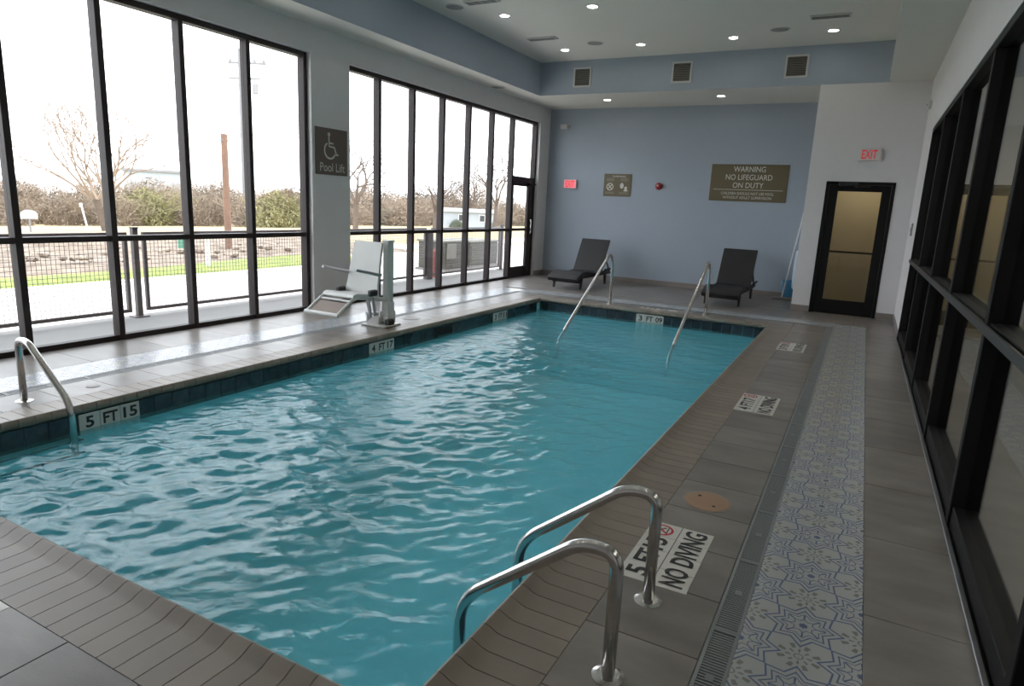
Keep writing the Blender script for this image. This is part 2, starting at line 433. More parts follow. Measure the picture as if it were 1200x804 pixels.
# drain channels with slotted grates
def grate_mesh():
    bb = MB(); w, l = .105, .598; h0 = -.012
    bb.box((-w/2, -l/2, h0), (-w/2+.012, l/2, 0)); bb.box((w/2-.012, -l/2, h0), (w/2, l/2, 0))
    bb.box((-w/2+.012, -l/2, h0), (w/2-.012, -l/2+.014, 0)); bb.box((-w/2+.012, l/2-.014, h0), (w/2-.012, l/2, 0))
    bb.box((-.014, -.02, h0), (.014, .02, 0))
    n = 36; p = (l-.028)/n
    for k in range(1, n): y = -l/2+.014+k*p; bb.box((-w/2+.012, y-.0042, h0), (w/2-.012, y+.0042, -.001))
    return bb.mesh('grate', MT['grate'])
GM = grate_mesh()
def drain(p0, p1, along, label):
    d = thing('drain_channel', ((p0[0]+p1[0])/2, (p0[1]+p1[1])/2, 0), label, 'floor drain', 'slotted drains around the pool')
    bb = MB(); cx, cy = d.location[:2]
    bb.box((p0[0]-cx, p0[1]-cy, -.0105), (p1[0]-cx, p1[1]-cy, -.0095)); bb.build('trough', MT['dark'], d)
    L_ = (p1[1]-p0[1]) if along == 'y' else (p1[0]-p0[0]); n = int(round(L_/.598)); s = L_/n
    for k in range(n):
        t = -L_/2+(k+.5)*s
        g = link('grate', GM, d, (0, t, 0) if along == 'y' else (t, 0, 0))
        g.scale = (1, s/.6, 1)
        if along == 'x': g.rotation_euler = (0, 0, PI/2)
drain((-.310, .6), (-.207, FD0), 'y', 'long grey slotted drain beside the right-hand blue patterned tiles')
drain((-5.533, .6), (-5.417, FD0), 'y', 'slotted drain along the window side, under the pool lift chair')
drain((-5.533, FD0), (-.207, FS0), 'x', 'slotted drain across the far deck in front of the loungers')

# left wall with its two window openings
W1Y0, W1Y1, W2Y0, W2Y1, WZ = .47, 6.585, 7.31, 13.385, 3.345
b = MB()
for y0, y1, z0, z1 in ((YB-.1, W1Y0, -.3, 4.6), (W1Y1, W2Y0, -.3, 4.6), (W2Y1, YF+.2, -.3, 4.6), (W1Y0, W1Y1, WZ, 4.6), (W2Y0, W2Y1, WZ, 4.6)):
    b.box((OUT, y0, z0), (WL, y1, z1))
tag(b.build('wall_left', MT['white']), 'off-white wall framing the two tall window walls', 'wall', kind='structure')
b = MB(); b.box((OUT, YF, -.3), (3.4, YF+.2, 4.6))
tag(b.build('wall_far', MT['blue']), 'blue-grey far wall behind the two loungers', 'wall', kind='structure')
b = MB(); b.box((OUT, YB-.2, -.3), (3.4, YB, 4.6))
tag(b.build('wall_back', MT['white']), 'off-white wall behind the viewer', 'wall', kind='structure')
# door block: front wall with opening, side wall
DO0, DO1, DOH = -.668, .331, 2.173
b = MB()
b.box((BL, YD, -.02), (DO0, YD+.14, H1)); b.box((DO1, YD, -.02), (WR+.14, YD+.14, H1)); b.box((DO0, YD, DOH), (DO1, YD+.14, H1))
b.box((BL, YD+.14, -.02), (BL+.12, YF, H1))
tag(b.build('wall_door', MT['white']), 'off-white wall projecting around the exit door', 'wall', kind='structure')
# right wall above and beyond the interior glazing
GR0, GR1, GZ = .70, 10.33, 2.79
b = MB()
b.box((WR, GR1, -.02), (WR+.14, YD, H1)); b.box((WR, YB, GZ), (WR+.14, GR1, H1)); b.box((WR, YB, -.02), (WR+.14, GR0, GZ))
b.box((WR, YB, H1), (WR+.14, YF, 4.6))
tag(b.build('wall_right', MT['white']), 'off-white right wall above the black glazed partition', 'wall', kind='structure')
# ceiling and soffits
b = MB(); b.box((OUT, YB-.2, H2), (3.4, YF+.2, 4.6))
tag(b.build('ceiling', MT['ceil']), 'raised pale ceiling with recessed downlights', 'ceiling', kind='structure')
def soffit(name, a, c, label, faces_blue=True):
    bb = MB(); bb.box(a, c)
    o = bb.build(name, [MT['blue'], MT['ceil']])
    for p in o.data.polygons:
        if p.normal.z < -.5: p.material_index = 1
    return tag(o, label, 'soffit', kind='structure')
soffit('trim_1', (WL, YB, H1), (SOF_L, YF, H2), 'blue-grey ceiling soffit running above the windows')
soffit('trim_2', (SOF_L, YD, H1), (BL, YF, H2), 'blue-grey ceiling soffit with three square vents over the loungers')
o = soffit('trim_3', (SOF_R, YB, H1), (WR, YD, H2), 'pale ceiling soffit above the black glazed partition')
for p in o.data.polygons: p.material_index = 1
soffit('trim_4', (BL, YD, H1), (WR, YF, H2), 'blue-grey ceiling soffit above the exit door')
soffit('trim_5', (SOF_L, YB, H1), (SOF_R, YB+.7, H2), 'blue-grey ceiling soffit behind the viewer')
# baseboards
def baseb(name, a, c, label):
    bb = MB(); bb.box(a, c); tag(bb.build(name, MT['base']), label, 'baseboard', kind='structure')
baseb('baseboard_far', (WL, YF-.012, 0), (BL, YF, .105), 'taupe tile skirting along the blue-grey far wall')
baseb('baseboard_left', (WL, W2Y1, 0), (WL+.012, YF-.012, .105), 'taupe tile skirting in the far corner by the glass door')
baseb('baseboard_pier', (WL, W1Y1, 0), (WL+.012, W2Y0, .105), 'taupe tile skirting under the pool lift sign')
b = MB(); b.box((BL-.012, YD-.012, 0), (DO0-.006, YD, .105)); b.box((BL-.012, YD, 0), (BL, YF-.012, .105)); b.box((DO1+.006, YD-.012, 0), (WR, YD, .105))
tag(b.build('baseboard_door', MT['base']), 'taupe tile skirting around the exit door wall', 'baseboard', kind='structure')
baseb('baseboard_right', (WR-.012, GR1, 0), (WR, YD-.012, .105), 'taupe tile skirting at the end of the glazed partition')

# ================================================================ WINDOWS
def storefront(name, xf, dep, y0, y1, mull, zt, zr, m, gl, label, skip=None, sill=.05, mw=.058):
    """frame in the plane x = xf .. xf+dep ; mull = centre lines of the mullions"""
    w = thing(name, (xf, (y0+y1)/2, 0), label, 'window', kind='structure')
    cy = (y0+y1)/2
    def part(n, ya, yb, za, zb, xa=0, xb=dep, mm=m, e=.004):
        bb = MB(); bb.bbox((xa, ya-cy, za), (xb, yb-cy, zb), e) if e else bb.box((xa, ya-cy, za), (xb, yb-cy, zb))
        return bb.build(n, mm, w)
    ed = [y0] + list(mull) + [y1]
    part('jamb', y0, y0+mw, 0, zt); part('jamb', y1-mw, y1, 0, zt)
    part('head_rail', y0+mw, y1-mw, zt-.06, zt)
    for q in mull: part('mullion', q-mw/2, q+mw/2, 0, zt-.06)
    lo = [y0+mw] + [q+mw/2 for q in mull]; hi = [q-mw/2 for q in mull] + [y1-mw]
    for k, (a, c) in enumerate(zip(lo, hi)):
        if skip is not None and k == skip: continue
        part('sill_rail', a, c, -.02, sill, xa=dep*.1, xb=dep*.9)
        part('transom_rail', a, c, zr-.028, zr+.028, xa=dep*.08, xb=dep*.9)
        xm = dep*.5
        part('pane', a, c, sill, zr-.028, xm-.003*abs(dep)/dep, xm+.003*abs(dep)/dep, gl, 0)
        part('pane', a, c, zr+.028, zt-.06, xm-.003*abs(dep)/dep, xm+.003*abs(dep)/dep, gl, 0)
    return w, part
m1 = [6.524-.858*k for k in range(1, 7)][::-1]
storefront('window_1', XG, -.115, W1Y0, W1Y1, m1, WZ, 1.037, MT['bronze'], MT['glass'], 'tall dark-framed window wall nearest, looking onto the fenced drive')
m2 = [8.05, 8.905, 9.76, 10.61, 11.465, 12.31]
w2, part2 = storefront('window_2', XG, -.115, W2Y0, W2Y1, m2, WZ, 1.037, MT['bronze'], MT['glass'], 'tall dark-framed window wall in the far half with a glass door at its end', skip=6)
part2('transom_rail', 12.34, 13.327, 2.02, 2.15); part2('pane', 12.34, 13.327, 2.15, 3.285, -.054, -.060, MT['glass'], 0)
# glazed outside door in the last bay
d2 = thing('door_2', (XG, 12.83, 0), 'dark-framed glass door to the patio at the far end of the windows', 'door', kind='structure')
for n, ya, yb, za, zb in (('stile', -.49, -.40, 0, 2.02), ('stile', .28, .497, 0, 2.02), ('bottom_rail', -.40, .28, 0, .235), ('top_rail', -.40, .28, 1.96, 2.02), ('middle_rail', -.40, .28, 1.01, 1.065)):
    bb = MB(); bb.bbox((-.02, ya, za), (-.075, yb, zb), .004); bb.build(n, MT['bronze'], d2)
for za, zb in ((.235, 1.01), (1.065, 1.96)):
    bb = MB(); bb.box((-.045, -.40, za), (-.051, .28, zb)); bb.build('pane', MT['glass'], d2)
bb = MB(); bb.bbox((-.02, .18, 1.97), (.04, .46, 2.03), .006); bb.tube([(.02, .40, 2.0), (.05, .50, 2.02)], .01); bb.build('door_closer', MT['black'], d2)
bb = MB(); bb.tube(fillet([(-.02, .36, .95), (.04, .36, .95), (.04, .36, 1.25), (-.02, .36, 1.25)], .03), .011); bb.build('pull_handle', MT['steel'], d2)
# black glazed partition on the right, with the corridor behind
m3 = [2.35+1.6*k for k in range(5)]
w3, part3 = storefront('window_3', WR-.006, .135, GR0, GR1, m3, 2.77, 1.063, MT['black'], MT['glass_in'], 'black-framed glazed partition along the right side of the deck', sill=.11, mw=.07)
part3('transom_bar', GR0, GR1, 1.035, 1.085, -.016, .0, mat('charcoal_bar', (.03, .03, .03), .4), .003)
part3('floor_trim', GR0, GR1, 0, .012, -.022, -.001, MT['alu'], .002)

# corridor behind the partition
b = MB(); b.box((.70, YB, -.3), (3.3, YF, 0)); tag(b.build('floor_corridor', MT['corrfloor']), 'grey corridor floor behind the glazed partition', 'floor', kind='structure')
b = MB(); b.box((3.2, YB, 0), (3.4, YF, 4.3)); tag(b.build('wall_corridor', MT['white']), 'pale corridor wall behind the glazed partition', 'wall', kind='structure')
b = MB(); b.box((.74, 11.2, 0), (3.2, 11.34, 2.9)); tag(b.build('wall_corridor_end', MT['beige']), 'beige wall closing the corridor behind the partition', 'wall', kind='structure')
b = MB(); b.box((.74, YB, 2.9), (3.2, YF, 3.05)); tag(b.build('ceiling_corridor', MT['ceil']), 'low corridor ceiling behind the glazed partition', 'ceiling', kind='structure')

# exit door in its black frame, beige vestibule behind
d1 = thing('door_1', (0, YD, 0), 'black-framed glazed exit door showing a beige room', 'door', kind='structure')
def dpart(n, x0, x1, z0, z1, y0, y1, mm, e=.004):
    bb = MB(); bb.bbox((x0, y0, z0), (x1, y1, z1), e) if e else bb.box((x0, y0, z0), (x1, y1, z1)); return bb.build(n, mm, d1)
dpart('frame_jamb', DO0, DO0+.05, 0, DOH, -.012, .13, MT['black']); dpart('frame_jamb', DO1-.05, DO1, 0, DOH, -.012, .13, MT['black'])
dpart('frame_head', DO0+.05, DO1-.05, DOH-.05, DOH, -.012, .13, MT['black'])
dpart('stile', DO0+.053, -.482, .01, DOH-.053, .0, .05, MT['black']); dpart('stile', .150, DO1-.053, .01, DOH-.053, .0, .05, MT['black'])
dpart('top_rail', -.482, .150, 2.02, DOH-.053, .0, .05, MT['black']); dpart('bottom_rail', -.482, .150, .01, .245, .0, .05, MT['black'])
dpart('pane', -.482, .150, .245, 2.02, .022, .028, MT['glass_in'], 0)
dpart('push_bar', -.49, .16, 1.03, 1.06, -.03, .0, MT['black'], .006)
dpart('door_closer', -.48, -.20, 2.10, 2.165, -.06, -.005, MT['rubber'], .008)
bb = MB(); bb.tube(fillet([(-.24, -.045, 2.10), (-.24, -.10, 2.085), (-.02, -.03, 2.10)], .02), .009, 8); bb.build('closer_arm', MT['rubber'], d1)
bb = MB(); bb.box((BL+.12, YF-.3, 0), (WR+.14, YF, H1)); bb.box((BL+.12, YD+.14, 0), (BL+.125, YF-.3, H1)); bb.box((WR+.1, YD+.14, 0), (WR+.14, YF-.3, H1)); bb.box((BL+.12, YD+.14, 2.6), (WR+.14, YF-.3, 2.7))
tag(bb.build('wall_vestibule', MT['beige']), 'beige room seen through the exit door', 'wall', kind='structure')
bb = MB(); bb.lathe([(0, .0), (.16, .0), (.18, .03), (.18, .05)], (-.1, 12.9, 2.55), 20)
tag(bb.build('vestibule_lamp', mat('warm_lamp', (1, .9, .72), .5, emit=15)), 'small round lamp on the ceiling behind the exit door', 'lamp')

# ================================================================ POOL
pool = thing('swimming_pool', ((PX0+PX1)/2, (PY0+PY1)/2, 0), 'rectangular turquoise swimming pool with steps at the far end', 'pool', kind='structure')
pcx, pcy = pool.location[:2]
ix0, ix1, iy0, iy1 = PX0-.03-pcx, PX1+.03-pcx, PY0-.03-pcy, PY1+.03-pcy
b = MB()
prof = [(iy0, -1.55), (iy0+2.2, -1.5), (iy1-1.6, -1.05), (iy1, -1.05)]
ring = [(iy0, -.012)] + prof + [(iy1, -.012)]
# side walls, end walls, sloping floor
for x in (ix0, ix1): b.add([(x, y, z) for y, z in ring], [tuple(range(len(ring)))])
for (ya, za), (yb, zb) in zip(ring[:-1], ring[1:]): b.add([(ix0, ya, za), (ix1, ya, za), (ix1, yb, zb), (ix0, yb, zb)], [(0, 1, 2, 3)])
b.build('basin', MT['plaster'], pool, fix=False)
for k, (d, z) in enumerate(((.34, -.34), (.68, -.57), (1.02, -.82))):
    bb = MB(); bb.bbox((ix0, iy1-d, -1.05), (ix1, iy1-(d-.34) if k else iy1, z), .015); bb.build('pool_step', MT['plaster'], pool)
# coping: bull-nosed tiles with a raised lip
PROF = [(0, 0), (.225, 0), (.252, .006), (.280, .020), (.300, .026), (.314, .017), (.320, -.002), (.317, -.022), (.304, -.036), (.280, -.040), (0, -.040)]
def cop_mesh(w):
    bb = MB(); bb.prism(PROF, -w/2+.002, w/2-.002, 'y')
    me = bb.mesh('coping_tile', MT['coping'])
    for p in me.polygons: p.use_smooth = len(p.vertices) == 4
    me.set_sharp_from_angle(angle=.75); return me
nY = int(round((PY1-PY0)/.1)); wY = (PY1-PY0)/nY; CY = cop_mesh(wY)
nX = int(round((PX1-PX0)/.1)); wX = (PX1-PX0)/nX; CX = cop_mesh(wX)
for k in range(nY):
    y = PY0-pcy+(k+.5)*wY
    o = link('coping_tile', CY, pool, (PX1+CW-pcx, y, 0)); o.rotation_euler = (0, 0, PI)
    link('coping_tile', CY, pool, (PX0-CW-pcx, y, 0))
for k in range(nX):
    x = PX0-pcx+(k+.5)*wX
    o = link('coping_tile', CX, pool, (x, PY0-CW-pcy, 0)); o.rotation_euler = (0, 0, PI/2)
    o = link('coping_tile', CX, pool, (x, PY1+CW-pcy, 0)); o.rotation_euler = (0, 0, -PI/2)
bb = MB(); bb.bbox((.002, .002, -.04), (CW-.002, CW-.002, 0), .002); CC = bb.mesh('corner_tile', MT['coping'])
for x, y in ((PX0-CW, PY0-CW), (PX1, PY0-CW), (PX0-CW, PY1), (PX1, PY1)): link('corner_tile', CC, pool, (x-pcx, y-pcy, 0))
bb = MB(); g = .002
for x0, x1, y0, y1 in ((PX0-CW, PX0-.03, PY0-CW, PY1+CW), (PX1+.03, PX1+CW, PY0-CW, PY1+CW), (PX0-.03, PX1+.03, PY0-CW, PY0-.03), (PX0-.03, PX1+.03, PY1+.03, PY1+CW)):
    bb.box((x0-pcx, y0-pcy, -.05), (x1-pcx, y1-pcy, -.006))
bb.build('coping_bed', MT['grout'], pool)
# waterline tiles
TW = .152
bb = MB(); bb.bbox((-TW/2+.0015, -.010, -.200), (TW/2-.0015, 0, -.045), .002); WTM = bb.mesh('waterline_tile', MT['wtile'])
for k in range(int((iy1-iy0)/TW)):
    y = iy0+(k+.5)*TW
    o = link('waterline_tile', WTM, pool, (ix0, y, 0)); o.rotation_euler = (0, 0, PI/2)     # left wall
    o = link('waterline_tile', WTM, pool, (ix1, y, 0)); o.rotation_euler = (0, 0, -PI/2)
for k in range(int((ix1-ix0)/TW)):
    x = ix0+(k+.5)*TW
    link('waterline_tile', WTM, pool, (x, iy1, 0))
    o = link('waterline_tile', WTM, pool, (x, iy0, 0)); o.rotation_euler = (0, 0, PI)
# skimmer opening as a black plate, shade put into its colour; recessed ladder step
bb = MB(); bb.box((ix0+.004, 6.84-pcy, -.165), (ix0+.0125, 7.25-pcy, -.06)); so = bb.build('skimmer_opening', MT['dark'], pool)
bb = MB()
for z0, z1 in ((-.165-.13, -.165-.03),):
    bb.bbox((ix0, 1.86-pcy, z0), (ix0+.10, 2.43-pcy, z1), .006)
st = bb.build('ladder_step', MT['plaster'], pool)
bb = MB()
for z in (-.197, -.293): bb.bbox((ix0+.098, 1.86-pcy, z-.006), (ix0+.106, 2.43-pcy, z+.006), .002)
bb.build('step_nosing', MT['ink'], st)
# water: real ripples as geometry, finer chop in the material
rw = random.Random(3)
nx, nyy = 320, 750
x0, x1, y0, y1 = ix0, ix1, iy0, iy1
gx, gy = np.meshgrid(np.linspace(x0, x1, nx+1), np.linspace(y0, y1, nyy+1))
gz = np.zeros_like(gx)
NW = 72
for k in range(NW):
    lam = .075*(5.2**((k+rw.random())/NW)); ang = rw.gauss(2.0, .60); kk = 2*PI/lam; ph = rw.uniform(0, 2*PI); bend = rw.uniform(.2, .6)
    sl = .037*rw.uniform(.6, 1.3)
    gz += sl/kk*np.sin(kk*(math.cos(ang)*gx+math.sin(ang)*gy) + bend*np.sin(gx*rw.uniform(.8, 2.2)+ph*2) + bend*np.sin(gy*rw.uniform(.8, 2.2)+ph*3) + ph)
gust = .80+.20*np.sin(gx*2.1+gy*.9+1)+.18*np.sin(gy*1.7-gx*1.3)            # patchy chop
calm = 1-.76*np.clip((gy+pcy-6.3)/2.4, 0, 1)                                # the shallow end lies calmer
side = 1-.55*np.clip((gx-(x1-1.1))/1.1, 0, 1)                               # and so does the side away from the jets
edge = np.clip((gx-x0)/.45+.2, 0, 1)
gz *= gust*calm*side*edge
vs = list(zip(gx.ravel().tolist(), gy.ravel().tolist(), gz.ravel().tolist()))
fs = [(j*(nx+1)+i, j*(nx+1)+i+1, (j+1)*(nx+1)+i+1, (j+1)*(nx+1)+i) for j in range(nyy) for i in range(nx)]
b = MB(); b.smooth = True; b.add(vs, fs)
water = b.build('pool_water', MT['water'], None, fix=False); water.location = (pcx, pcy, WATER)
tag(water, 'rippling turquoise water filling the pool', 'water', kind='stuff')

# ================================================================ GRAB RAILS
def grab_rail(label, path, base, group, loc, axis):
    r = thing('grab_rail', loc, label, 'handrail', group)
    bb = MB(); bb.smooth = True; bb.tube(path, .0235, 14); bb.build('tube', MT['steel'], r)
    bb = MB(); bb.lathe([(.0235, .012), (.040, .010), (.056, .004), (.057, 0)], base, 28)
    bb.build('flange', MT['steel'], r)
    return r
def deck_rail(s, deep=-.75):      # s=+1: base at +x of the water
    return fillet([(0, 0, .001), (0, 0, .458), (-.13*s, 0, .458), (-.545*s, 0, .13), (-.595*s, 0, .04), (-.6*s, 0, deep)], .11, 8)
grab_rail('bent steel grab rail nearest the viewer at the pool ladder', deck_rail(1), (0, 0, 0), 'ladder grab rails', (-.562, 1.885, 0), 'x')
grab_rail('second bent steel grab rail, in front of the no diving tiles', deck_rail(1), (0, 0, 0), 'ladder grab rails', (-.572, 2.388, 0), 'x')
grab_rail('bent steel grab rail at the left edge by the windows', deck_rail(-1, -.285), (0, 0, 0), 'ladder grab rails', (-5.192, 2.344, 0), 'x')
for x, lab in ((-3.62, 'straight steel stair rail descending into the water before the left lounger'), (-2.035, 'straight steel stair rail descending into the water before the right lounger')):
    grab_rail(lab, fillet([(0, 0, .001), (0, -.02, .70), (0, -.16, .86), (0, -1.80, -.13), (0, -2.1, -.31), (0, -2.13, -.55)], .12, 8), (0, 0, 0), 'stair rails at the shallow end', (x, 10.39, 0), 'y')

# ================================================================ DEPTH MARKERS
def no_dive(parent, o, xd, yd, r):
    o, xd, yd = Vector(o), Vector(xd), Vector(yd)
    zd = xd.cross(yd)
    bb = MB(); pts = [o+(xd*math.cos(a)+yd*math.sin(a))*r+zd*.001 for a in [2*PI*k/28 for k in range(28)]]
    pin = [o+(xd*math.cos(a)+yd*math.sin(a))*r*.8+zd*.001 for a in [2*PI*k/28 for k in range(28)]]
    bb.add(pts+pin, [(k, (k+1) % 28, 28+(k+1) % 28, 28+k) for k in range(28)])
    d = (xd+yd).normalized(); n = (xd-yd).normalized()*r*.09
    bb.add([o-d*r*.85-n+zd*.0012, o-d*r*.85+n+zd*.0012, o+d*r*.85+n+zd*.0012, o+d*r*.85-n+zd*.0012], [(0, 1, 2, 3)])
    bb.build('prohibition_ring', MT['red'], parent, fix=False)
    bb = MB()
    def q(pts): bb.add([o+xd*a*r+yd*c*r+zd*.0008 for a, c in pts], [tuple(range(len(pts)))])
    q([(-.45, .25), (-.05, .42), (.1, .28), (-.4, .08)]); q([(.05, .2), (.35, -.1), (.25, -.2), (-.08, .08)])
    q([(.3, -.15), (.5, -.1), (.48, -.32), (.3, -.3)]); q([(-.6, -.45), (.6, -.45), (.6, -.55), (-.6, -.55)])
    bb.build('diver_figure', MT['ink'], parent, fix=False)
def deck_marker(y0, depth, label, x0=-.752, L=.58):
    m = thing('depth_marker', (x0, y0, 0), label, 'floor sign', 'depth markers in the right-hand deck')
    for xa, xb in ((0, .150), (.155, .305)):
        for k in range(4):
            bb = MB(); bb.bbox((xa, k*L/4+.001, -.004), (xb, (k+1)*L/4-.001, .0015), .001); bb.build('tile', MT['wtmark'], m)
    # text runs along +y, tops towards the pool (-x)
    text(m, depth[0], MT['ink'], (.075, .075, .0016), (0, 1, 0), (-1, 0, 0), .07, .10, 'number', .028)
    text(m, 'FT', MT['ink'], (.075, .215, .0016), (0, 1, 0), (-1, 0, 0), .12, .10, 'lettering', .026)
    text(m, depth[1], MT['ink'], (.075, .355, .0016), (0, 1, 0), (-1, 0, 0), .12, .10, 'number', .028)
    no_dive(m, (.065, .50, .0016), (0, 1, 0), (-1, 0, 0), .058)
    text(m, 'NO', MT['ink'], (.23, .10, .0016), (0, 1, 0), (-1, 0, 0), .15, .105, 'lettering', .026)
    text(m, 'DIVING', MT['ink'], (.23, .385, .0016), (0, 1, 0), (-1, 0, 0), .345, .105, 'lettering', .026)
deck_marker(2.512, ('5', '15'), 'white 5 FT NO DIVING floor tiles behind the second grab rail')
deck_marker(5.385, ('4', '17'), 'white 4 FT NO DIVING floor tiles midway along the right deck')
deck_marker(8.262, ('3', '09'), 'white 3 FT floor tiles towards the exit door')
# near-left corner marker, partly in the picture
m = thing('depth_marker', (-2.61, 1.055, 0), 'white no diving floor tile at the bottom left edge', 'floor sign')
for k in range(2):
    for a, c in ((0, .150), (.155, .305)):
        bb = MB(); bb.bbox((-.15*(k+1)+.001, -c, -.004), (-.15*k-.001, -a, .0015), .001); bb.build('tile', MT['wtmark'], m)
no_dive(m, (-.095, -.07, .0016), (-1, 0, 0), (0, -1, 0), .055)
# marker in the far coping, reading from the water
m = thing('depth_marker', (-2.78, 10.40, 0), 'white 3 FT floor tiles in the far deck between the stair rails', 'floor sign')
for k in range(4):
    bb = MB(); bb.bbox((-.3+.15*k+.001, -.075, -.004), (-.15+.15*k-.001, .075, .0015), .001); bb.build('tile', MT['wtmark'], m)
text(m, '3 FT 09', MT['ink'], (-.06, 0, .0016), (1, 0, 0), (0, 1, 0), .42, .09, 'lettering', .026)
def wall_marker(loc, xd, chars, label):
    m = thing('depth_marker', loc, label, 'pool sign', 'depth markers in the waterline tiles'); xd = Vector(xd); nz = xd.cross(Vector((0, 0, 1)))
    for k, ch in enumerate(chars):
        o = xd*(k*.148)
        bb = MB(); p0 = o+xd*.0015-nz*.002+Vector((0, 0, -.200)); p1 = o+xd*.1465+nz*.0035+Vector((0, 0, -.048))
        bb.bbox(p0, p1, .0012); t = bb.build('tile', MT['wtmark'], m)
        c = o+xd*.074+nz*.0036+Vector((0, 0, -.112))
        text(m, ch, MT['ink'], c, xd, (0, 0, 1), (.060 if len(ch) == 1 else .108), .085, 'lettering', .03)
wall_marker((PX0-.03+.0105, 2.455, 0), (0, 1, 0), ('5', 'FT', '15'), 'white 5 FT depth tiles at the waterline by the left grab rail')
wall_marker((PX0-.03+.0105, 5.565, 0), (0, 1, 0), ('4', 'FT', '17'), 'white 4 FT depth tiles at the waterline under the lift chair')
wall_marker((PX0-.03+.0105, 8.365, 0), (0, 1, 0), ('3', 'FT', '11'), 'white 3 FT depth tiles at the waterline on the window side')
wall_marker((-3.03, PY1+.03-.0105, 0), (1, 0, 0), ('3', 'FT', '09'), 'white 3 FT 09 depth tiles at the waterline of the far end')
# lids in the deck
def lid(loc, r, m, label, holes):
    o = thing('skimmer_hatch', loc, label, 'hatch')
    bb = MB(); bb.lathe([(r, -.004), (r, .003), (r-.004, .0045), (0, .005)], (0, 0, 0), 36); bb.build('cover', m, o)
    bb = MB(); bb.lathe([(r+.008, -.004), (r+.008, .002), (r, .002), (r, -.004)], (0, 0, 0), 36); bb.build('collar', MT['lidgrey'] if m is not MT['lidgrey'] else MT['tile'], o)
    for x, y in holes:
        bb = MB(); bb.lathe([(.010, .0045), (.010, .0056), (0, .0056)], (x, y, 0), 12); bb.build('finger_hole', MT['ink'], o)
lid((-.562, 3.475, 0), .122, MT['lidbrown'], 'tan round skimmer lid with two finger holes in the right deck', ((-.05, .05), (.045, -.05)))
lid((-5.21, 6.99, 0), .115, MT['lidgrey'], 'pale round lid in the deck beside the lift chair base', ())
lid((-5.20, 2.83, 0), .045, MT['lidgrey'], 'small round cap in the deck beside the left grab rail', ())

# ================================================================ POOL LIFT
lift = thing('pool_lift', (-5.15, 6.42, 0), 'white pool lift chair on a mast beside the pool edge', 'pool lift')
def lp(n, m, f, parent=lift):
    bb = MB(); f(bb); return bb.build(n, m, parent)
lp('base_plate', MT['lift'], lambda q: q.bbox((-.24, -.24, .002), (.13, .10, .022), .006))
def f(q):
    q.bbox((-.07, -.09, .02), (.08, .07, .12), .02); q.prism([(-.07, .12), (.07, .12), (.055, .18), (-.055, .18)], -.08, .07, 'y'); q.prism([(-.22, .02), (-.02, .02), (-.02, .12), (-.10, .12)], -.16, -.04, 'y')
lp('base_housing', MT['lift'], f)
lp('foot_cover', MT['rubber'], lambda q: q.bbox((.05, -.13, .022), (.125, -.02, .09), .012))
def f(q):
    q.bbox((-.046, -.055, .13), (.046, .055, 1.035), .012); q.bbox((-.056, -.065, .13), (.056, .065, .30), .012)
lp('mast', MT['lift'], f)
lp('mast_cap', MT['lift'], lambda q: q.bbox((-.055, -.063, 1.03), (.055, .063, 1.06), .01))
for k, (x, y) in enumerate(((-.20, -.10), (-.155, -.13), (-.11, -.10))):
    lp('actuator', MT['liftgrey'] if k != 1 else MT['alu'], lambda q: q.tube([(x, y, .03), (x+.01, y-.04, .20), (x+.02, y-.10, .40)], .017, 10))
lp('actuator_bracket', MT['liftgrey'], lambda q: (q.bbox((-.23, -.16, .12), (-.09, -.06, .16), .006), q.bbox((-.235, -.14, .02), (-.205, -.10, .12), .005)))
cx = -.215   # chair centre relative to the mast
def sheet(q, pts, w0, w1, t):
    """bent moulded panel: centre line points (y,z), half widths"""
    n = len(pts); vs = []
    for i, (y, z) in enumerate(pts):
        a = pts[max(0, i-1)]; c = pts[min(n-1, i+1)]; d = Vector((c[0]-a[0], c[1]-a[1])).normalized(); nn = Vector((-d.y, d.x))*t/2
        w = w0+(w1-w0)*i/(n-1)
        for sx in (-1, 1):
            for sn in (-1, 1): vs.append((cx+sx*w, y+sn*nn.x, z+sn*nn.y))
    fs = []
    for i in range(n-1):
        o, p = i*4, i*4+4
        for a, c in ((0, 1), (1, 3), (3, 2), (2, 0)): fs.append((o+a, o+c, p+c, p+a))
    fs.append((0, 1, 3, 2)); fs.append((n*4-4, n*4-2, n*4-1, n*4-3)); q.add(vs, fs)
lp('backrest', MT['lift'], lambda q: sheet(q, [(-.25, .37), (-.24, .42), (-.22, .52), (-.165, .78), (-.105, 1.03)], .268, .212, .035))
lp('seat', MT['lift'], lambda q: sheet(q, [(-.66, .40), (-.64, .425), (-.60, .435), (-.40, .405), (-.29, .40)], .235, .24, .035))
for s in (-1, 1):
    lp('armrest', MT['liftgrey'], lambda q: q.tube([(cx+s*.25, -.18, .645), (cx+s*.25, -.26, .655), (cx+s*.25, -.64, .735)], [.018, .019, .017], 8))
    lp('arm_pivot', MT['rubber'], lambda q: q.bbox((cx+s*.25-.03, -.40, .40), (cx+s*.25+.03, -.27, .475), .012))
def f(q):
    for s in (-1, 1): q.tube(fillet([(cx+s*.235, -.60, .40), (cx+s*.235, -.68, .385), (cx+s*.235, -.93, .235)], .05), .020, 8)
    q.tube([(cx-.255, -.93, .235), (cx+.255, -.93, .235)], .024, 8); q.tube([(cx-.235, -.70, .37), (cx+.235, -.70, .37)], .014, 8)
lp('footrest_frame', MT['lift'], f)
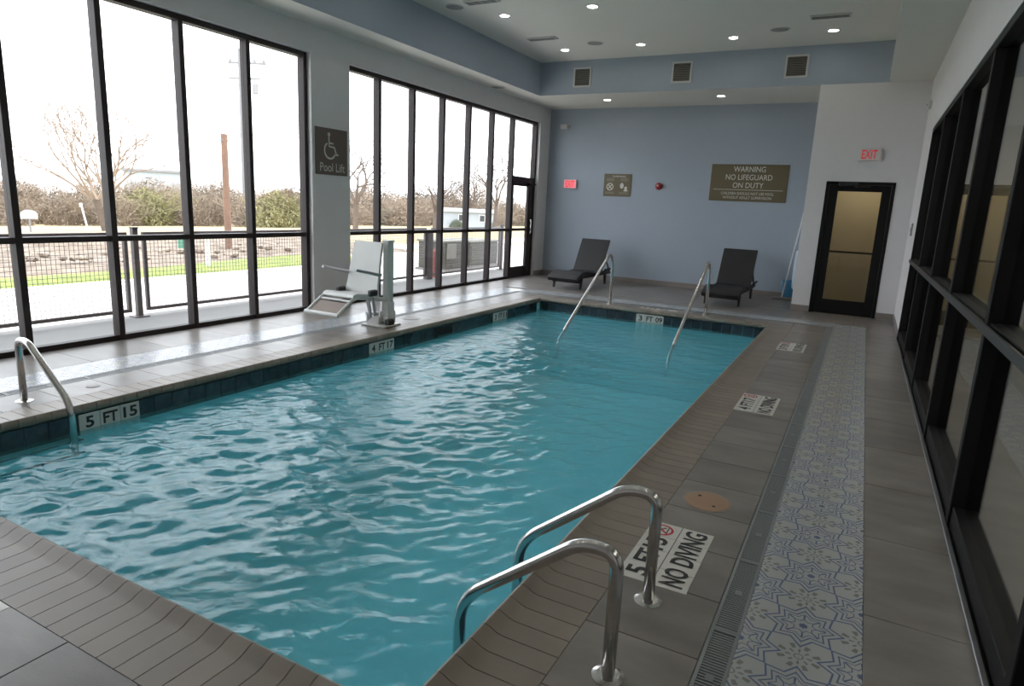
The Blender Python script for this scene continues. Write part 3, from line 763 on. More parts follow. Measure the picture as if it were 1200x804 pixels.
lp('footrest_pad', mat('brown_pad', (.20, .15, .12), .6), lambda q: q.add([(cx-.20, -.74, .352), (cx+.20, -.74, .352), (cx+.20, -.90, .254), (cx-.20, -.90, .254), (cx-.20, -.74, .342), (cx+.20, -.74, .342), (cx+.20, -.90, .244), (cx-.20, -.90, .244)], [(3, 2, 1, 0), (4, 5, 6, 7), (0, 1, 5, 4), (1, 2, 6, 5), (2, 3, 7, 6), (3, 0, 4, 7)]))
lp('seat_arm', MT['lift'], lambda q: q.tube(fillet([(0, -.03, .32), (-.12, -.14, .34), (cx, -.42, .37)], .08), .028, 8))

# ================================================================ LOUNGERS
def lounger(x, y, label, dx=0):
    L = thing('chaise_lounge', (x, y, 0), label, 'lounger', 'black wicker loungers at the far wall')
    w = .31
    def panel(pts, t, wa):
        n = len(pts); vs = []; fs = []
        for i, (yy, z) in enumerate(pts):
            a = pts[max(0, i-1)]; c = pts[min(n-1, i+1)]; d = Vector((c[0]-a[0], c[1]-a[1])).normalized(); nn = Vector((-d.y, d.x))
            for sx in (-1, 1):
                vs.append((sx*wa, yy, z)); vs.append((sx*wa, yy-nn.x*t, z-nn.y*t))
        for i in range(n-1):
            o, p = i*4, i*4+4
            for a, c in ((0, 1), (1, 3), (3, 2), (2, 0)): fs.append((o+a, o+c, p+c, p+a))
        fs.append((0, 1, 3, 2)); fs.append((n*4-4, n*4-2, n*4-1, n*4-3)); return vs, fs
    crv = [(p.x, p.y) for p in smooth_path([(-.30, .215, 0), (-.24, .255, 0), (-.08, .315, 0), (.10, .335, 0), (.40, .305, 0), (.70, .275, 0), (1.0, .29, 0)], 4)]
    bb = MB(); bb.smooth = False; bb.add(*panel(crv, .075, w)); bb.build('seat', MT['wicker'], L)
    bk = [(p.x, p.y) for p in smooth_path([(.98, .285, 0), (1.10, .47, 0), (1.24, .70, 0), (1.39, .925, 0)], 4)]
    bb = MB(); bb.add(*panel(bk, .045, w)); bb.build('backrest', MT['wicker'], L)
    bb = MB()
    for s in (-1, 1): bb.bbox((s*(w-.05), -.05, .205), (s*w, 1.66, .255), .008)
    for yy in (-.03, 1.27, 1.63): bb.bbox((-w+.05, yy-.02, .205), (w-.05, yy+.02, .25), .006)
    bb.build('frame', MT['wicker'], L)
    bb = MB(); bb.bbox((-w+.01, -.10, .12), (w-.01, -.07, .245), .006); bb.build('apron', MT['wicker'], L)
    for s in (-1, 1):
        for yy, dy in ((.0, -.03), (1.30, .03)):
            bb = MB(); a = (s*(w-.025), yy)
            bb.add([(a[0]+i*.022, yy+j*.03, .21) for i, j in ((-1, -1), (1, -1), (1, 1), (-1, 1))] + [(a[0]+i*.018, yy+dy+j*.02, 0) for i, j in ((-1, -1), (1, -1), (1, 1), (-1, 1))],
                   [(0, 1, 2, 3), (7, 6, 5, 4), (0, 4, 5, 1), (1, 5, 6, 2), (2, 6, 7, 3), (3, 7, 4, 0)]); bb.build('leg', MT['wicker'], L)
        bb = MB(); bb.tube([(s*(w-.03), 1.22, .62), (s*(w-.03), 1.58, .25)], .014, 8); bb.build('back_prop', MT['wicker'], L)
        bb = MB(); bb.bbox((s*w, 1.18, .29), (s*(w+.03), 1.66, .33), .008); bb.build('side_arm', MT['wicker'], L)
    return L
lounger(-5.02, 11.81, 'black wicker lounger with raised back in the corner by the glass door')
lounger(-2.05, 11.79, 'black wicker lounger with raised back between stair rail and broom')

# ================================================================ SIGNS AND WALL FITTINGS
E_ = .004
# pool lift sign on the pier
s = thing('pool_lift_sign', (WL+.001, 6.94, 2.145), 'square brown Pool Lift sign with a wheelchair symbol', 'sign')
bb = MB(); bb.bbox((0, -.305, -.305), (.012, .305, .305), .003); bb.build('plate', MT['brownsign'], s)
text(s, 'Pool Lift', MT['signtext'], (.0125, .01, -.205), (0, 1, 0), (0, 0, 1), .47, .115, 'lettering')
def flat_strip(pts, w, close=False):
    """flat polyline ribbon in the y-z plane"""
    P = [Vector((p[0], p[1])) for p in pts]; n = len(P); vs = []; fs = []
    for i in range(n):
        a = P[i-1] if (i or close) else P[i]; c = P[(i+1) % n] if (i < n-1 or close) else P[i]
        d = (c-a).normalized(); nn = Vector((-d.y, d.x))*w/2
        vs += [(P[i].x+nn.x, P[i].y+nn.y), (P[i].x-nn.x, P[i].y-nn.y)]
    for i in range(n if close else n-1): j = (i+1) % n; fs.append((2*i, 2*i+1, 2*j+1, 2*j))
    return vs, fs
bb = MB()
def addyz(pts, w, close=False):
    vs, fs = flat_strip(pts, w, close); bb.add([(.0132, y, z) for y, z in vs], fs)
addyz([(-.035+.105*math.cos(a), .015+.105*math.sin(a)) for a in [math.radians(120+k*12) for k in range(19)]], .024)
addyz([(-.055, .17), (-.05, .07), (.045, .06), (.09, -.04), (.125, -.03)], .024); addyz([(-.05, .115), (.03, .108)], .020)
bb.add([(.0132, -.055+.026*math.cos(a), .225+.026*math.sin(a)) for a in [2*PI*k/16 for k in range(16)]], [tuple(range(16))])
addyz([(-.055, .22), (-.055, .15)], .024)
bb.build('wheelchair_symbol', MT['signtext'], s, fix=False)
# large warning sign
def wall_text(s, t, x, z, w, h, m='signtext', b=0): return text(s, t, MT[m], (x, -.0125, z), (1, 0, 0), (0, 0, 1), w, h, 'lettering', b)
s = thing('warning_sign', (-2.166, YF-.001, 2.19), 'large olive brown WARNING NO LIFEGUARD ON DUTY sign', 'sign')
bb = MB(); bb.bbox((-.733, -.012, -.357), (.733, 0, .357), .003); bb.build('plate', MT['olivesign'], s)
wall_text(s, 'WARNING', 0, .265, .60, .105); wall_text(s, 'NO LIFEGUARD', 0, .11, .88, .105); wall_text(s, 'ON DUTY', 0, -.045, .58, .105)
bb = MB(); bb.box((-.66, -.0135, -.137), (.66, -.012, -.129)); bb.build('rule', MT['signtext'], s)
wall_text(s, 'CHILDREN SHOULD NOT USE POOL', 0, -.205, 1.0, .052); wall_text(s, 'WITHOUT ADULT SUPERVISION', 0, -.285, .93, .052)
# small two-symbol notice
s = thing('notice_sign', (-4.872, YF-.001, 2.078), 'small olive brown notice with two round white symbols', 'sign')
bb = MB(); bb.bbox((-.31, -.012, -.237), (.31, 0, .237), .003); bb.build('plate', MT['olivesign'], s)
wall_text(s, 'WARNING', .03, .185, .30, .038)
pm = mat('faded_print', (.24, .215, .165), .5)
bb = MB()
for x in (-.165, .15):
    for k in range(3): bb.box((x-.085, -.0135, .085+.024*k), (x+.085, -.012, .100+.024*k))
    for k in range(2): bb.box((x-.10, -.0135, -.185+.026*k), (x+.10, -.012, -.170+.026*k))
bb.build('small_print', pm, s)
bb = MB()
def ringxz(cx_, cz_, r0, r1, n=24):
    bb.add([(cx_+r*math.cos(2*PI*k/n), -.0132, cz_+r*math.sin(2*PI*k/n)) for r in (r0, r1) for k in range(n)], [(k, n+k, n+(k+1) % n, (k+1) % n) for k in range(n)])
ringxz(-.165, -.035, .062, .08)
for sg in (-1, 1):
    d = Vector((1, sg)).normalized()*.07; n_ = Vector((-d.y, d.x)).normalized()*.010
    bb.add([(-.165+p.x, -.0131, -.035+p.y) for p in (d+n_, d-n_, -d-n_, -d+n_)], [(3, 2, 1, 0)])
bb.build('crossed_circle', MT['signtext'], s, fix=False)
bb = MB(); bb.add([(.105+.042*math.cos(a), -.0132, -.01+.06*math.sin(a)) for a in [2*PI*k/20 for k in range(20)]], [tuple(range(20))])
bb.add([(.195+.032*math.cos(a), -.0132, -.055+.032*math.sin(a)) for a in [2*PI*k/20 for k in range(20)]], [tuple(range(20))]); bb.add([(.145, -.0132, -.125), (.245, -.0132, -.125), (.22, -.0132, -.08), (.17, -.0132, -.08)], [(0, 1, 2, 3)])
bb.build('figures_symbol', MT['signtext'], s, fix=False)
# exit signs
def exit_sign(loc, w, h, face, letters, label, d=.045):
    s = thing('exit_sign', loc, label, 'exit sign', 'exit signs')
    bb = MB(); bb.bbox((-w/2, -d, -h/2), (w/2, 0, h/2), .006); bb.build('housing', MT['lamptrim'], s)
    bb = MB(); bb.box((-w/2+.012, -d-.001, -h/2+.012), (w/2-.012, -d+.002, h/2-.012)); bb.build('face', face, s)
    text(s, 'EXIT', letters, (0, -d-.0015, 0), (1, 0, 0), (0, 0, 1), w*.68, h*.72, 'lettering', .015)
exit_sign((-.105, YD-.001, 2.595), .32, .19, MT['exitface'], MT['exitred'], 'EXIT sign with red letters above the black exit door')
exit_sign((-5.97, YF-.001, 2.075), .30, .19, MT['exitpink'], MT['exitred'], 'glowing red EXIT sign on the blue-grey wall by the corner')
# fire alarm, emergency light, small wall boxes
s = thing('fire_alarm', (-3.955, YF-.001, 2.08), 'round dark red fire alarm on the blue-grey wall', 'alarm')
bb = MB(); bb.smooth = True; bb.lathe([(.072, 0), (.072, -.03), (.06, -.055), (.03, -.068), (0, -.07)], (0, 0, 0), 28, 'y'); bb.build('body', MT['alarm'], s)
bb = MB(); bb.lathe([(.022, -.06), (.02, -.078), (0, -.082)], (-.012, 0, .012), 14, 'y'); bb.build('strobe', MT['lens'], s)
s = thing('emergency_light', (-6.19, YF-.001, 3.305), 'small white emergency light high in the far corner', 'lamp')
bb = MB(); bb.bbox((-.10, -.06, -.05), (.06, 0, .05), .01); bb.build('body', MT['lamptrim'], s)
bb = MB(); bb.lathe([(.03, 0), (.036, -.05), (0, -.055)], (.10, -.02, .0), 14, 'y'); bb.build('lamp_head', MT['speaker'], s)
s = thing('card_reader', (WR-.001, 11.1, 1.47), 'slim grey wall plate beside the glazed partition', 'wall plate')
bb = MB(); bb.bbox((-.02, -.045, -.09), (0, .045, .09), .005); bb.build('body', MT['speaker'], s)
bb = MB(); bb.bbox((-.024, -.02, -.03), (-.02, .02, .03), .002); bb.build('button', MT['rubber'], s)
s = thing('wall_sensor', (WR-.001, 11.6, 3.25), 'small white sensor box high on the right wall corner', 'sensor')
bb = MB(); bb.bbox((-.05, -.05, -.06), (0, .05, .06), .012); bb.build('body', MT['lamptrim'], s); bb = MB(); bb.lathe([(.02, -.05), (.012, -.06), (0, -.062)], (0, 0, 0), 12, 'x'); bb.build('lens', MT['speaker'], s)
# three square vents in the soffit
for x, lab in ((-5.122, 'square white soffit vent nearest the windows'), (-3.232, 'square white soffit vent in the middle of the three'), (-1.354, 'square white soffit vent nearest the exit door')):
    s = thing('wall_vent', (x, YD-.001, 3.98), lab, 'vent', 'soffit vents')
    bb = MB()
    for a, c in (((-.178, -.015, -.178), (.178, 0, -.148)), ((-.178, -.015, .148), (.178, 0, .178)), ((-.178, -.015, -.148), (-.148, 0, .148)), ((.148, -.015, -.148), (.178, 0, .148))): bb.box(a, c)
    bb.build('frame', MT['ventwhite'], s)
    bb = MB(); bb.box((-.148, -.003, -.148), (.148, 0, .148)); bb.build('backing', MT['dark'], s)
    for k in range(11):
        bb = MB(); z = -.135+.027*k; bb.add([(-.148, -.013, z-.007), (.148, -.013, z-.007), (.148, -.003, z+.009), (-.148, -.003, z+.009), (-.148, -.013, z-.009), (.148, -.013, z-.009), (.148, -.003, z+.007), (-.148, -.003, z+.007)], [(0, 1, 2, 3), (7, 6, 5, 4), (0, 4, 5, 1), (2, 6, 7, 3)]); bb.build('slat', MT['ventdark'], s)
# downlights
tm = MB(); tm.lathe([(.092, 0), (.090, -.006), (.070, -.008), (.066, 0)], (0, 0, 0), 28); TRM = tm.mesh('trim', MT['lamptrim'])
dm = MB(); dm.lathe([(.066, -.003), (0, -.003)], (0, 0, 0), 24); DSC = dm.mesh('lens', MT['lampglow'])
def downlight(x, y, z, label):
    s = thing('downlight', (x, y, z-.0005), label, 'ceiling light', 'recessed downlights'); link('trim', TRM, s); link('lens', DSC, s)
XS = (-5.13, -3.745, -2.242, -.815); nm = ('first', 'second', 'third', 'fourth')
for k, x in enumerate(XS): downlight(x, 11.283, H2, 'recessed round downlight in the last ceiling row, %s from the windows' % nm[k])
for k, x in enumerate(XS): downlight(x, 9.06, H2, 'recessed round downlight in the second ceiling row, %s from the windows' % nm[k])
for r, y in enumerate((6.84, 4.62, 2.4, .2)):
    for k, x in enumerate(XS): downlight(x, y, H2, 'recessed round downlight above the viewer, row %s, %s from the windows' % (('three', 'four', 'five', 'six')[r], nm[k]))
downlight(-4.856, 12.84, H1, 'recessed round downlight under the soffit, left of the two')
downlight(-2.659, 12.84, H1, 'recessed round downlight under the soffit, right of the two')
pnl = mat('fill_panel_glow', (1, .95, .85), .5, emit=5)  # added fill panels, placed to brighten the corridor walls
for k, y in enumerate((1.5, 4.2, 6.9, 9.6)):
    s = thing('corridor_fill_panel', (1.9, y, 2.8995), 'added flat fill light panel in the corridor behind the partition, %s from the viewer' % nm[k], 'ceiling light', 'added corridor fill lights')
    bb = MB(); bb.bbox((-.32, -.62, -.02), (.32, .62, 0), .006); bb.build('frame', MT['lamptrim'], s)
    bb = MB(); bb.box((-.28, -.58, -.0215), (.28, .58, -.0195)); bb.build('diffuser', pnl, s)
# ceiling speakers and linear diffusers
for x, y, z, lab in ((-4.445, 10.99, H2, 'round grey ceiling speaker near the second downlight of the last row'), (-1.527, 11.0, H2, 'round grey ceiling speaker near the last downlight'), (-5.61, 8.45, H2, 'round grey ceiling speaker at the top edge beside the soffit'), (-3.0, 8.5, H2, 'round grey ceiling speaker at the top edge above the vents'), (-6.36, 11.1, H1, 'faint round speaker under the soffit above the windows')):
    s = thing('ceiling_speaker', (x, y, z-.0005), lab, 'speaker', 'ceiling speakers')
    bb = MB(); bb.lathe([(.145, 0), (.143, -.008), (.128, -.010), (.126, -.004)], (0, 0, 0), 30); bb.build('rim', MT['lamptrim'], s)
    bb = MB(); bb.lathe([(.126, -.005), (0, -.007)], (0, 0, 0), 30); bb.build('grille', MT['speaker'], s)
for x, y, lab in ((-5.17, 10.43, 'ceiling air diffuser near the first downlight of the last row'), (-.82, 10.5, 'ceiling air diffuser near the fourth downlight of the last row'), (-5.1, 8.35, 'ceiling air diffuser at the top edge of the picture')):
    s = thing('air_diffuser', (x, y, H2-.0005), lab, 'vent', 'ceiling air diffusers')
    bb = MB(); bb.bbox((-.26, -.085, -.02), (.26, .085, 0), .008); bb.build('frame', MT['ventwhite'], s)
    for k in range(3):
        bb = MB(); bb.box((-.235, -.062+.042*k, -.0215), (.235, -.040+.042*k, -.0195)); bb.build('slot', MT['dark'], s)  # flat black strips, the slots' shade put into their colour

# ================================================================ CLEANING GEAR IN THE CORNER
s = thing('deck_brush', (-1.24, 13.45, 0), 'white-handled deck brush leaning against the door wall corner', 'brush')
bb = MB(); bb.bbox((-.17, -.05, .03), (.17, .05, .06), .008); bb.build('head', MT['lidgrey'], s)
bb = MB(); bb.box((-.165, -.04, 0), (.165, .04, .03)); bb.build('bristles', MT['ventdark'], s)
bb = MB(); bb.tube([(0, 0, .06), (.265, .30, 2.45)], .014, 10); bb.build('handle', MT['pole'], s)
s = thing('cleaning_bucket', (-1.13, 13.62, 0), 'blue plastic bucket in the corner behind the deck brush', 'bucket')
bb = MB(); bb.lathe([(0, .002), (.125, .002), (.155, .36), (.165, .36), (.165, .375), (.150, .375), (.12, .02), (0, .02)], (0, 0, 0), 28); bb.build('shell', MT['bluebucket'], s)
bb = MB(); bb.tube([(-.158, 0, .36)]+[(.16*math.cos(a), -.10*math.sin(a), .36-.13*math.sin(a)) for a in [PI-PI*k/12 for k in range(1, 12)]]+[(.158, 0, .36)], .006, 6); bb.build('handle', MT['pole'], s)
s = thing('pool_hose', (BL-.035, 13.1, .62), 'pale coiled hose hung on the side of the door wall', 'hose')
for k in range(3):
    bb = MB(); bb.smooth = True; bb.tube([(-.015-.02*k, .16*math.cos(a)*(1-.06*k), .36*math.sin(a)*(1-.04*k)) for a in [2*PI*j/28 for j in range(28)]], .017, 8, closed=True); bb.build('coil', MT['hose'], s)
bb = MB(); bb.bbox((-.075, -.02, .30), (.034, .02, .33), .006); bb.build('hook', MT['liftgrey'], s)

# ================================================================ OUTSIDE
def tz(x): return -.12-.04*max(0, -x-14)
b = MB(); b.box((-8.12, -14, -.35), (OUT, 30, -.05))
tag(b.build('ground_patio', MT['concrete']), 'grey concrete patio strip outside the windows', 'patio', kind='structure')
b = MB(); b.box((-11.75, -30, -.4), (-8.12, 60, -.12))
tag(b.build('ground_drive', MT['road']), 'bright concrete drive beyond the fence', 'drive', kind='structure')
b = MB(); n = 30
vs = [(x, -30+j*1.48, z) for j in range(n+1) for x, z in ((-11.75, -.10), (-12.4, -.07), (-13.5-.35*math.sin(j*.7)-max(0, j*1.5-40)*.08, -.11))]
b.add(vs, [(j*3+k, j*3+k+1, (j+1)*3+k+1, (j+1)*3+k) for j in range(n) for k in range(2)])
tag(b.build('ground_lawn', MT['grass']), 'strip of bright green lawn beyond the drive', 'lawn', kind='structure')
b = MB(); rr = random.Random(5); nx_, ny_ = 26, 70
vs = []
for j in range(ny_+1):
    y = -25+j*1.3
    for i_ in range(nx_+1):
        x = -13.2-i_*.55; e = math.sin(PI*i_/nx_)
        fade = max(0, min(1, (12-y*.45-0)/4)) if y > 12 else 1
        vs.append((x, y+rr.uniform(-.3, .3), tz(x)-.06+e*(.18+rr.uniform(0, .28))*fade + (.02 if 0 < i_ < nx_ else 0)))
b.add(vs, [(j*(nx_+1)+k, j*(nx_+1)+k+1, (j+1)*(nx_+1)+k+1, (j+1)*(nx_+1)+k) for j in range(ny_) for k in range(nx_) if -25+j*1.3 < 17+k*.2])
bank = tag(b.build('ground_bank', MT['dirt']), 'low bank of brown earth and stones beyond the lawn', 'bank', kind='structure')
b = MB(); xs_ = [-13.3, -14]+[-14-4*k for k in range(1, 60)]
vs = [(x, y, tz(x)-.03) for y in (-80, -20, 20, 60, 120, 260) for x in xs_]; n = len(xs_)
b.add(vs, [(j*n+k, j*n+k+1, (j+1)*n+k+1, (j+1)*n+k) for j in range(5) for k in range(n-1)])
tag(b.build('ground_field', MT['field']), 'dry straw coloured field reaching to the brush', 'field', kind='structure')
# pale service road crossing far right
b = MB(); b.add([(-11.75, 13, -.115), (-11.75, 60, -.115), (-17.5, 60, tz(-17.5)+.02), (-16.2, 16.5, tz(-16.2)+.02)], [(0, 1, 2, 3)])
tag(b.build('ground_service_road', MT['road']), 'bright concrete turning beyond the far windows', 'drive', kind='structure')
# stones on the bank
sm_ = []
for k in range(4):
    bm = bmesh.new(); bmesh.ops.create_icosphere(bm, subdivisions=1, radius=1)
    for v in bm.verts: v.co *= rr.uniform(.7, 1.2)
    me = bpy.data.meshes.new('stone'); bm.to_mesh(me); bm.free(); me.materials.append(MT['stone']); sm_.append(me)
for k in range(290):
    x = -rr.uniform(14.2, 23); y = rr.uniform(4, 16); o = link('stone', sm_[k % 4], bank, (x, y, tz(x)+rr.uniform(.02, .22)))
    s = rr.uniform(.04, .13); o.scale = (s, s*1.3, s*.7); o.rotation_euler = (0, 0, rr.uniform(0, 6))
# fence: posts, framed panels of welded wire
FX = -7.95; posts = [-1.05+3.01*k for k in range(3)] + [7.98, 11.22, 14.35]
pb = MB(); pb.bbox((-.033, -.033, 0), (.033, .033, 1.11), .004); PM = pb.mesh('post_tube', MT['fence'])
pc = MB(); pc.bbox((-.04, -.04, 1.108), (.04, .04, 1.122), .004); PC = pc.mesh('cap', MT['fence'])
pp = MB(); pp.bbox((-.075, -.09, 0), (.075, .09, .014), .003); PP = pp.mesh('base_plate', MT['fence'])
fence = thing('wire_fence', (FX, 0, -.05), 'dark framed welded wire fence along the patio outside', 'fence')
for y in posts[:4]+posts[5:]:
    p = link('post', PM, fence, (0, y, 0)); link('cap', PC, p); link('base_plate', PP, p)
for k, (ya, yb) in enumerate(zip(posts[:-1], posts[1:])):
    ya += .10; yb -= .10; cy_ = (ya+yb)/2; L_ = yb-ya; rails = []
    for n_, a, c in (('top_rail', (-.022, -L_/2, 1.02), (.022, L_/2, 1.06)), ('bottom_rail', (-.022, -L_/2, .07), (.022, L_/2, .112)), ('side_rail', (-.022, -L_/2, .112), (.022, -L_/2+.042, 1.02)), ('side_rail', (-.022, L_/2-.042, .112), (.022, L_/2, 1.02))):
        bb = MB(); bb.bbox(a, c, .003); o = bb.build(n_, MT['fence'], fence); o.location = (0, cy_, 0); rails.append(o)
    bb = MB(); r = .0021
    for j in range(1, int(L_/.051)): y = -L_/2+j*.051; bb.box((-r, y-r, .10), (r, y+r, 1.03))
    for j in range(1, int(.93/.051)): z = .10+j*.051; bb.box((r, -L_/2, z-r), (3*r, L_/2, z+r))
    w_ = bb.build('wire_mesh', MT['wire'], rails[0]); w_['kind'] = 'stuff'
# two grey outdoor units and a red standpipe beyond the fence
def unit(loc, sx, sy, sz, label, panel):
    s = thing('outdoor_unit', loc, label, 'utility unit', 'grey outdoor units')
    bb = MB(); bb.bbox((-sx/2, -sy/2, .06), (sx/2, sy/2, sz), .02); bb.build('case', MT['acgrey'], s)
    bb = MB(); bb.bbox((-sx/2-.03, -sy/2-.03, sz), (sx/2+.03, sy/2+.03, sz+.05), .01); bb.build('lid', MT['acpale'], s)
    bb = MB(); bb.box((-sx/2-.05, -sy/2-.05, 0), (sx/2+.05, sy/2+.05, .06)); bb.build('pad', MT['concrete'], s)
    for k in range(7):
        z = .14+k*(sz-.22)/7; bb = MB(); bb.bbox((sx/2, -sy/2+.05, z), (sx/2+.02, sy/2-.05, z+.05), .004); bb.build('slat', MT['acgrey'], s)
        bb = MB(); bb.bbox((-sx/2+.05, -sy/2-.02, z), (sx/2-.05, -sy/2, z+.05), .004); bb.build('slat', MT['acgrey'], s)
    if panel:
        bb = MB(); bb.bbox((sx/2+.02, -sy/2+.04, sz*.45), (sx/2+.07, -sy/2+.40, sz*.97), .01); bb.build('meter_box', MT['acpale'], s)
unit((-9.3, 13.75, -.12), .8, 1.0, .70, 'olive grey outdoor unit with a pale meter box behind the fence', True)
unit((-9.5, 15.3, -.12), 1.0, 1.5, .66, 'wide olive grey outdoor unit with a pale top near the glass door', False)
s = thing('standpipe', (-8.06, 11.63, -.05), 'short red standpipe outside, beside the dark post', 'standpipe')
bb = MB(); bb.lathe([(.075, 0), (.075, .50), (.085, .50), (.085, .55), (.05, .60), (0, .61)], (0, 0, 0), 18); bb.build('body', MT['rust'], s)
bb = MB(); bb.lathe([(.03, 0), (.03, .12), (.04, .12), (.04, .14), (0, .14)], (.0, 0, .42), 12, 'x'); bb.build('outlet', MT['rust'], s)
s = thing('gate_post', (FX, 11.22, -.05), 'thick dark gate post outside, beside the red standpipe', 'post')
bb = MB(); bb.bbox((-.06, -.09, 0), (.06, .09, 1.0), .006); bb.build('tube', MT['fence'], s)
bb = MB(); bb.bbox((-.07, -.10, 1.0), (.07, .10, 1.03), .006); bb.build('cap', MT['fence'], s)
# poles and posts in the field
s = thing('utility_pole', (-16.3, 13.0, tz(-16.3)), 'brown wooden utility pole beyond the lawn', 'pole')
bb = MB(); bb.tube([(0, 0, -.3), (0, 0, 3.35)], [.10, .085], 14); bb.build('shaft', MT['wood'], s)
bb = MB(); bb.bbox((-.03, -.12, 3.15), (.03, .12, 3.2), .005); bb.build('bracket', MT['galv'], s)
s = thing('power_pole', (-56.0, 46.8, tz(-56)), 'tall thin pale power pole with transformers behind the brown pole', 'pole')
bb = MB(); bb.tube([(0, 0, -.5), (0, 0, 17.0)], [.20, .14], 12); bb.build('shaft', MT['galv'], s)
bb = MB(); bb.bbox((-1.1, -.08, 15.6), (2.6, .08, 15.8), .01); bb.bbox((-1.1, -.08, 14.2), (2.0, .08, 14.35), .01); bb.build('crossarm', MT['galv'], s)
for x in (-.9, 1.5, 2.4):
    bb = MB(); bb.lathe([(.10, 0), (.14, .15), (.10, .3), (.05, .4), (0, .42)], (x, 0, 15.8), 10); bb.build('insulator', MT['roofgrey'], s)
s.rotation_euler = (0, 0, .48)
bb = MB(); bb.lathe([(0, 0), (.28, 0), (.28, .9), (0, .95)], (1.5, 0, 12.9), 14); bb.build('transformer', MT['roofgrey'], s)
s = thing('marker_post', (-12.85, 9.7, -.09), 'white bollard post on the lawn', 'post')
bb = MB(); bb.tube([(0, 0, -.1), (0, 0, .62)], .055, 12); bb.build('shaft', MT['pvc'], s); bb = MB(); bb.lathe([(.07, .60), (.07, .68), (.03, .72), (0, .72)], (0, 0, 0), 12); bb.build('cap', MT['pvc'], s)
s = thing('utility_pedestal', (-16.5, 11.7, tz(-16.5)), 'small green utility pedestal on the bank', 'utility box')
bb = MB(); bb.bbox((-.11, -.11, -.05), (.11, .11, .48), .02); bb.build('body', MT['utgreen'], s); bb = MB(); bb.bbox((-.12, -.12, .48), (.12, .12, .54), .02); bb.build('cap', MT['utgreen'], s)
s = thing('yard_sign', (-44.0, 21.2, tz(-44)), 'small white domed sign standing in the brush', 'sign')
bb = MB(); bb.prism([(-.45, .75), (.45, .75), (.45, 1.0)]+[(.45*math.cos(a), 1.0+.28*math.sin(a)) for a in [PI*k/10 for k in range(1, 10)]]+[(-.45, 1.0)], -.04, .04, 'x'); bb.build('board', MT['siding'], s)
bb = MB(); bb.box((-.03, -.04, -.1), (.03, .04, .78)); bb.build('leg', MT['galv'], s)
s = thing('survey_stake', (-27.3, 15.3, tz(-27.3)), 'leaning white stake on the bank', 'stake')
bb = MB(); bb.tube([(0, 0, -.1), (-.05, -.25, 1.5)], .035, 8); bb.build('shaft', MT['pvc'], s); bb = MB(); bb.bbox((-.09, -.30, 1.35), (-.02, -.20, 1.5), .01); bb.build('flag', MT['pvc'], s)
# power line
bb = MB()
for zz in (0,): bb.tube([(-56, 46.8, 7.2), (-50, 53, 7.3), (-45, 62, 8.0), (-40, 81, 10.2), (-37, 100, 12.5)], .03, 5); bb.tube([(-56, 46.8, 7.2), (-56, 38, 5.6), (-58, 20, 5.5), (-62, -10, 8)], .03, 5)
tag(bb.build('power_line', MT['roofgrey']), 'thin overhead power line crossing the sky', 'cable')
# small white building with hedge
s = thing('white_house', (-41.5, 66.5, tz(-41.5)), 'small pale blue building with a window beyond the dry field', 'building')
s.rotation_euler = (0, 0, .62)
bb = MB(); bb.box((-2.9, -1.8, -.2), (3.1, 1.8, 1.75)); bb.build('wall', MT['siding'], s)
bb = MB(); bb.prism([(-2.1, 1.72), (2.1, 1.72), (0, 2.15)], -3.1, 3.3, 'x'); bb.build('roof', MT['roofgrey'], s)
for x in (-.9, 1.5):
    w_ = MB(); w_.box((x-.36, -1.86, .65), (x+.36, -1.79, 1.5)); o = w_.build('window', MT['pvc'], s); w_ = MB(); w_.box((x-.27, -1.88, .74), (x+.27, -1.85, 1.41)); w_.build('pane', MT['paneDark'], o)
s = thing('far_hall', (-118, 79, tz(-118)), 'long pale blue hall showing above the distant brush', 'building')
s.rotation_euler = (0, 0, 2.55)
bb = MB(); bb.box((-11, -5, -2), (11, 5, 8.6)); bb.build('wall', MT['siding'], s); bb = MB(); bb.prism([(-5.3, 8.6), (5.3, 8.6), (5.3, 9.0), (-5.3, 9.0)], -11.4, 11.4, 'x'); bb.build('roof', MT['roofgrey'], s)

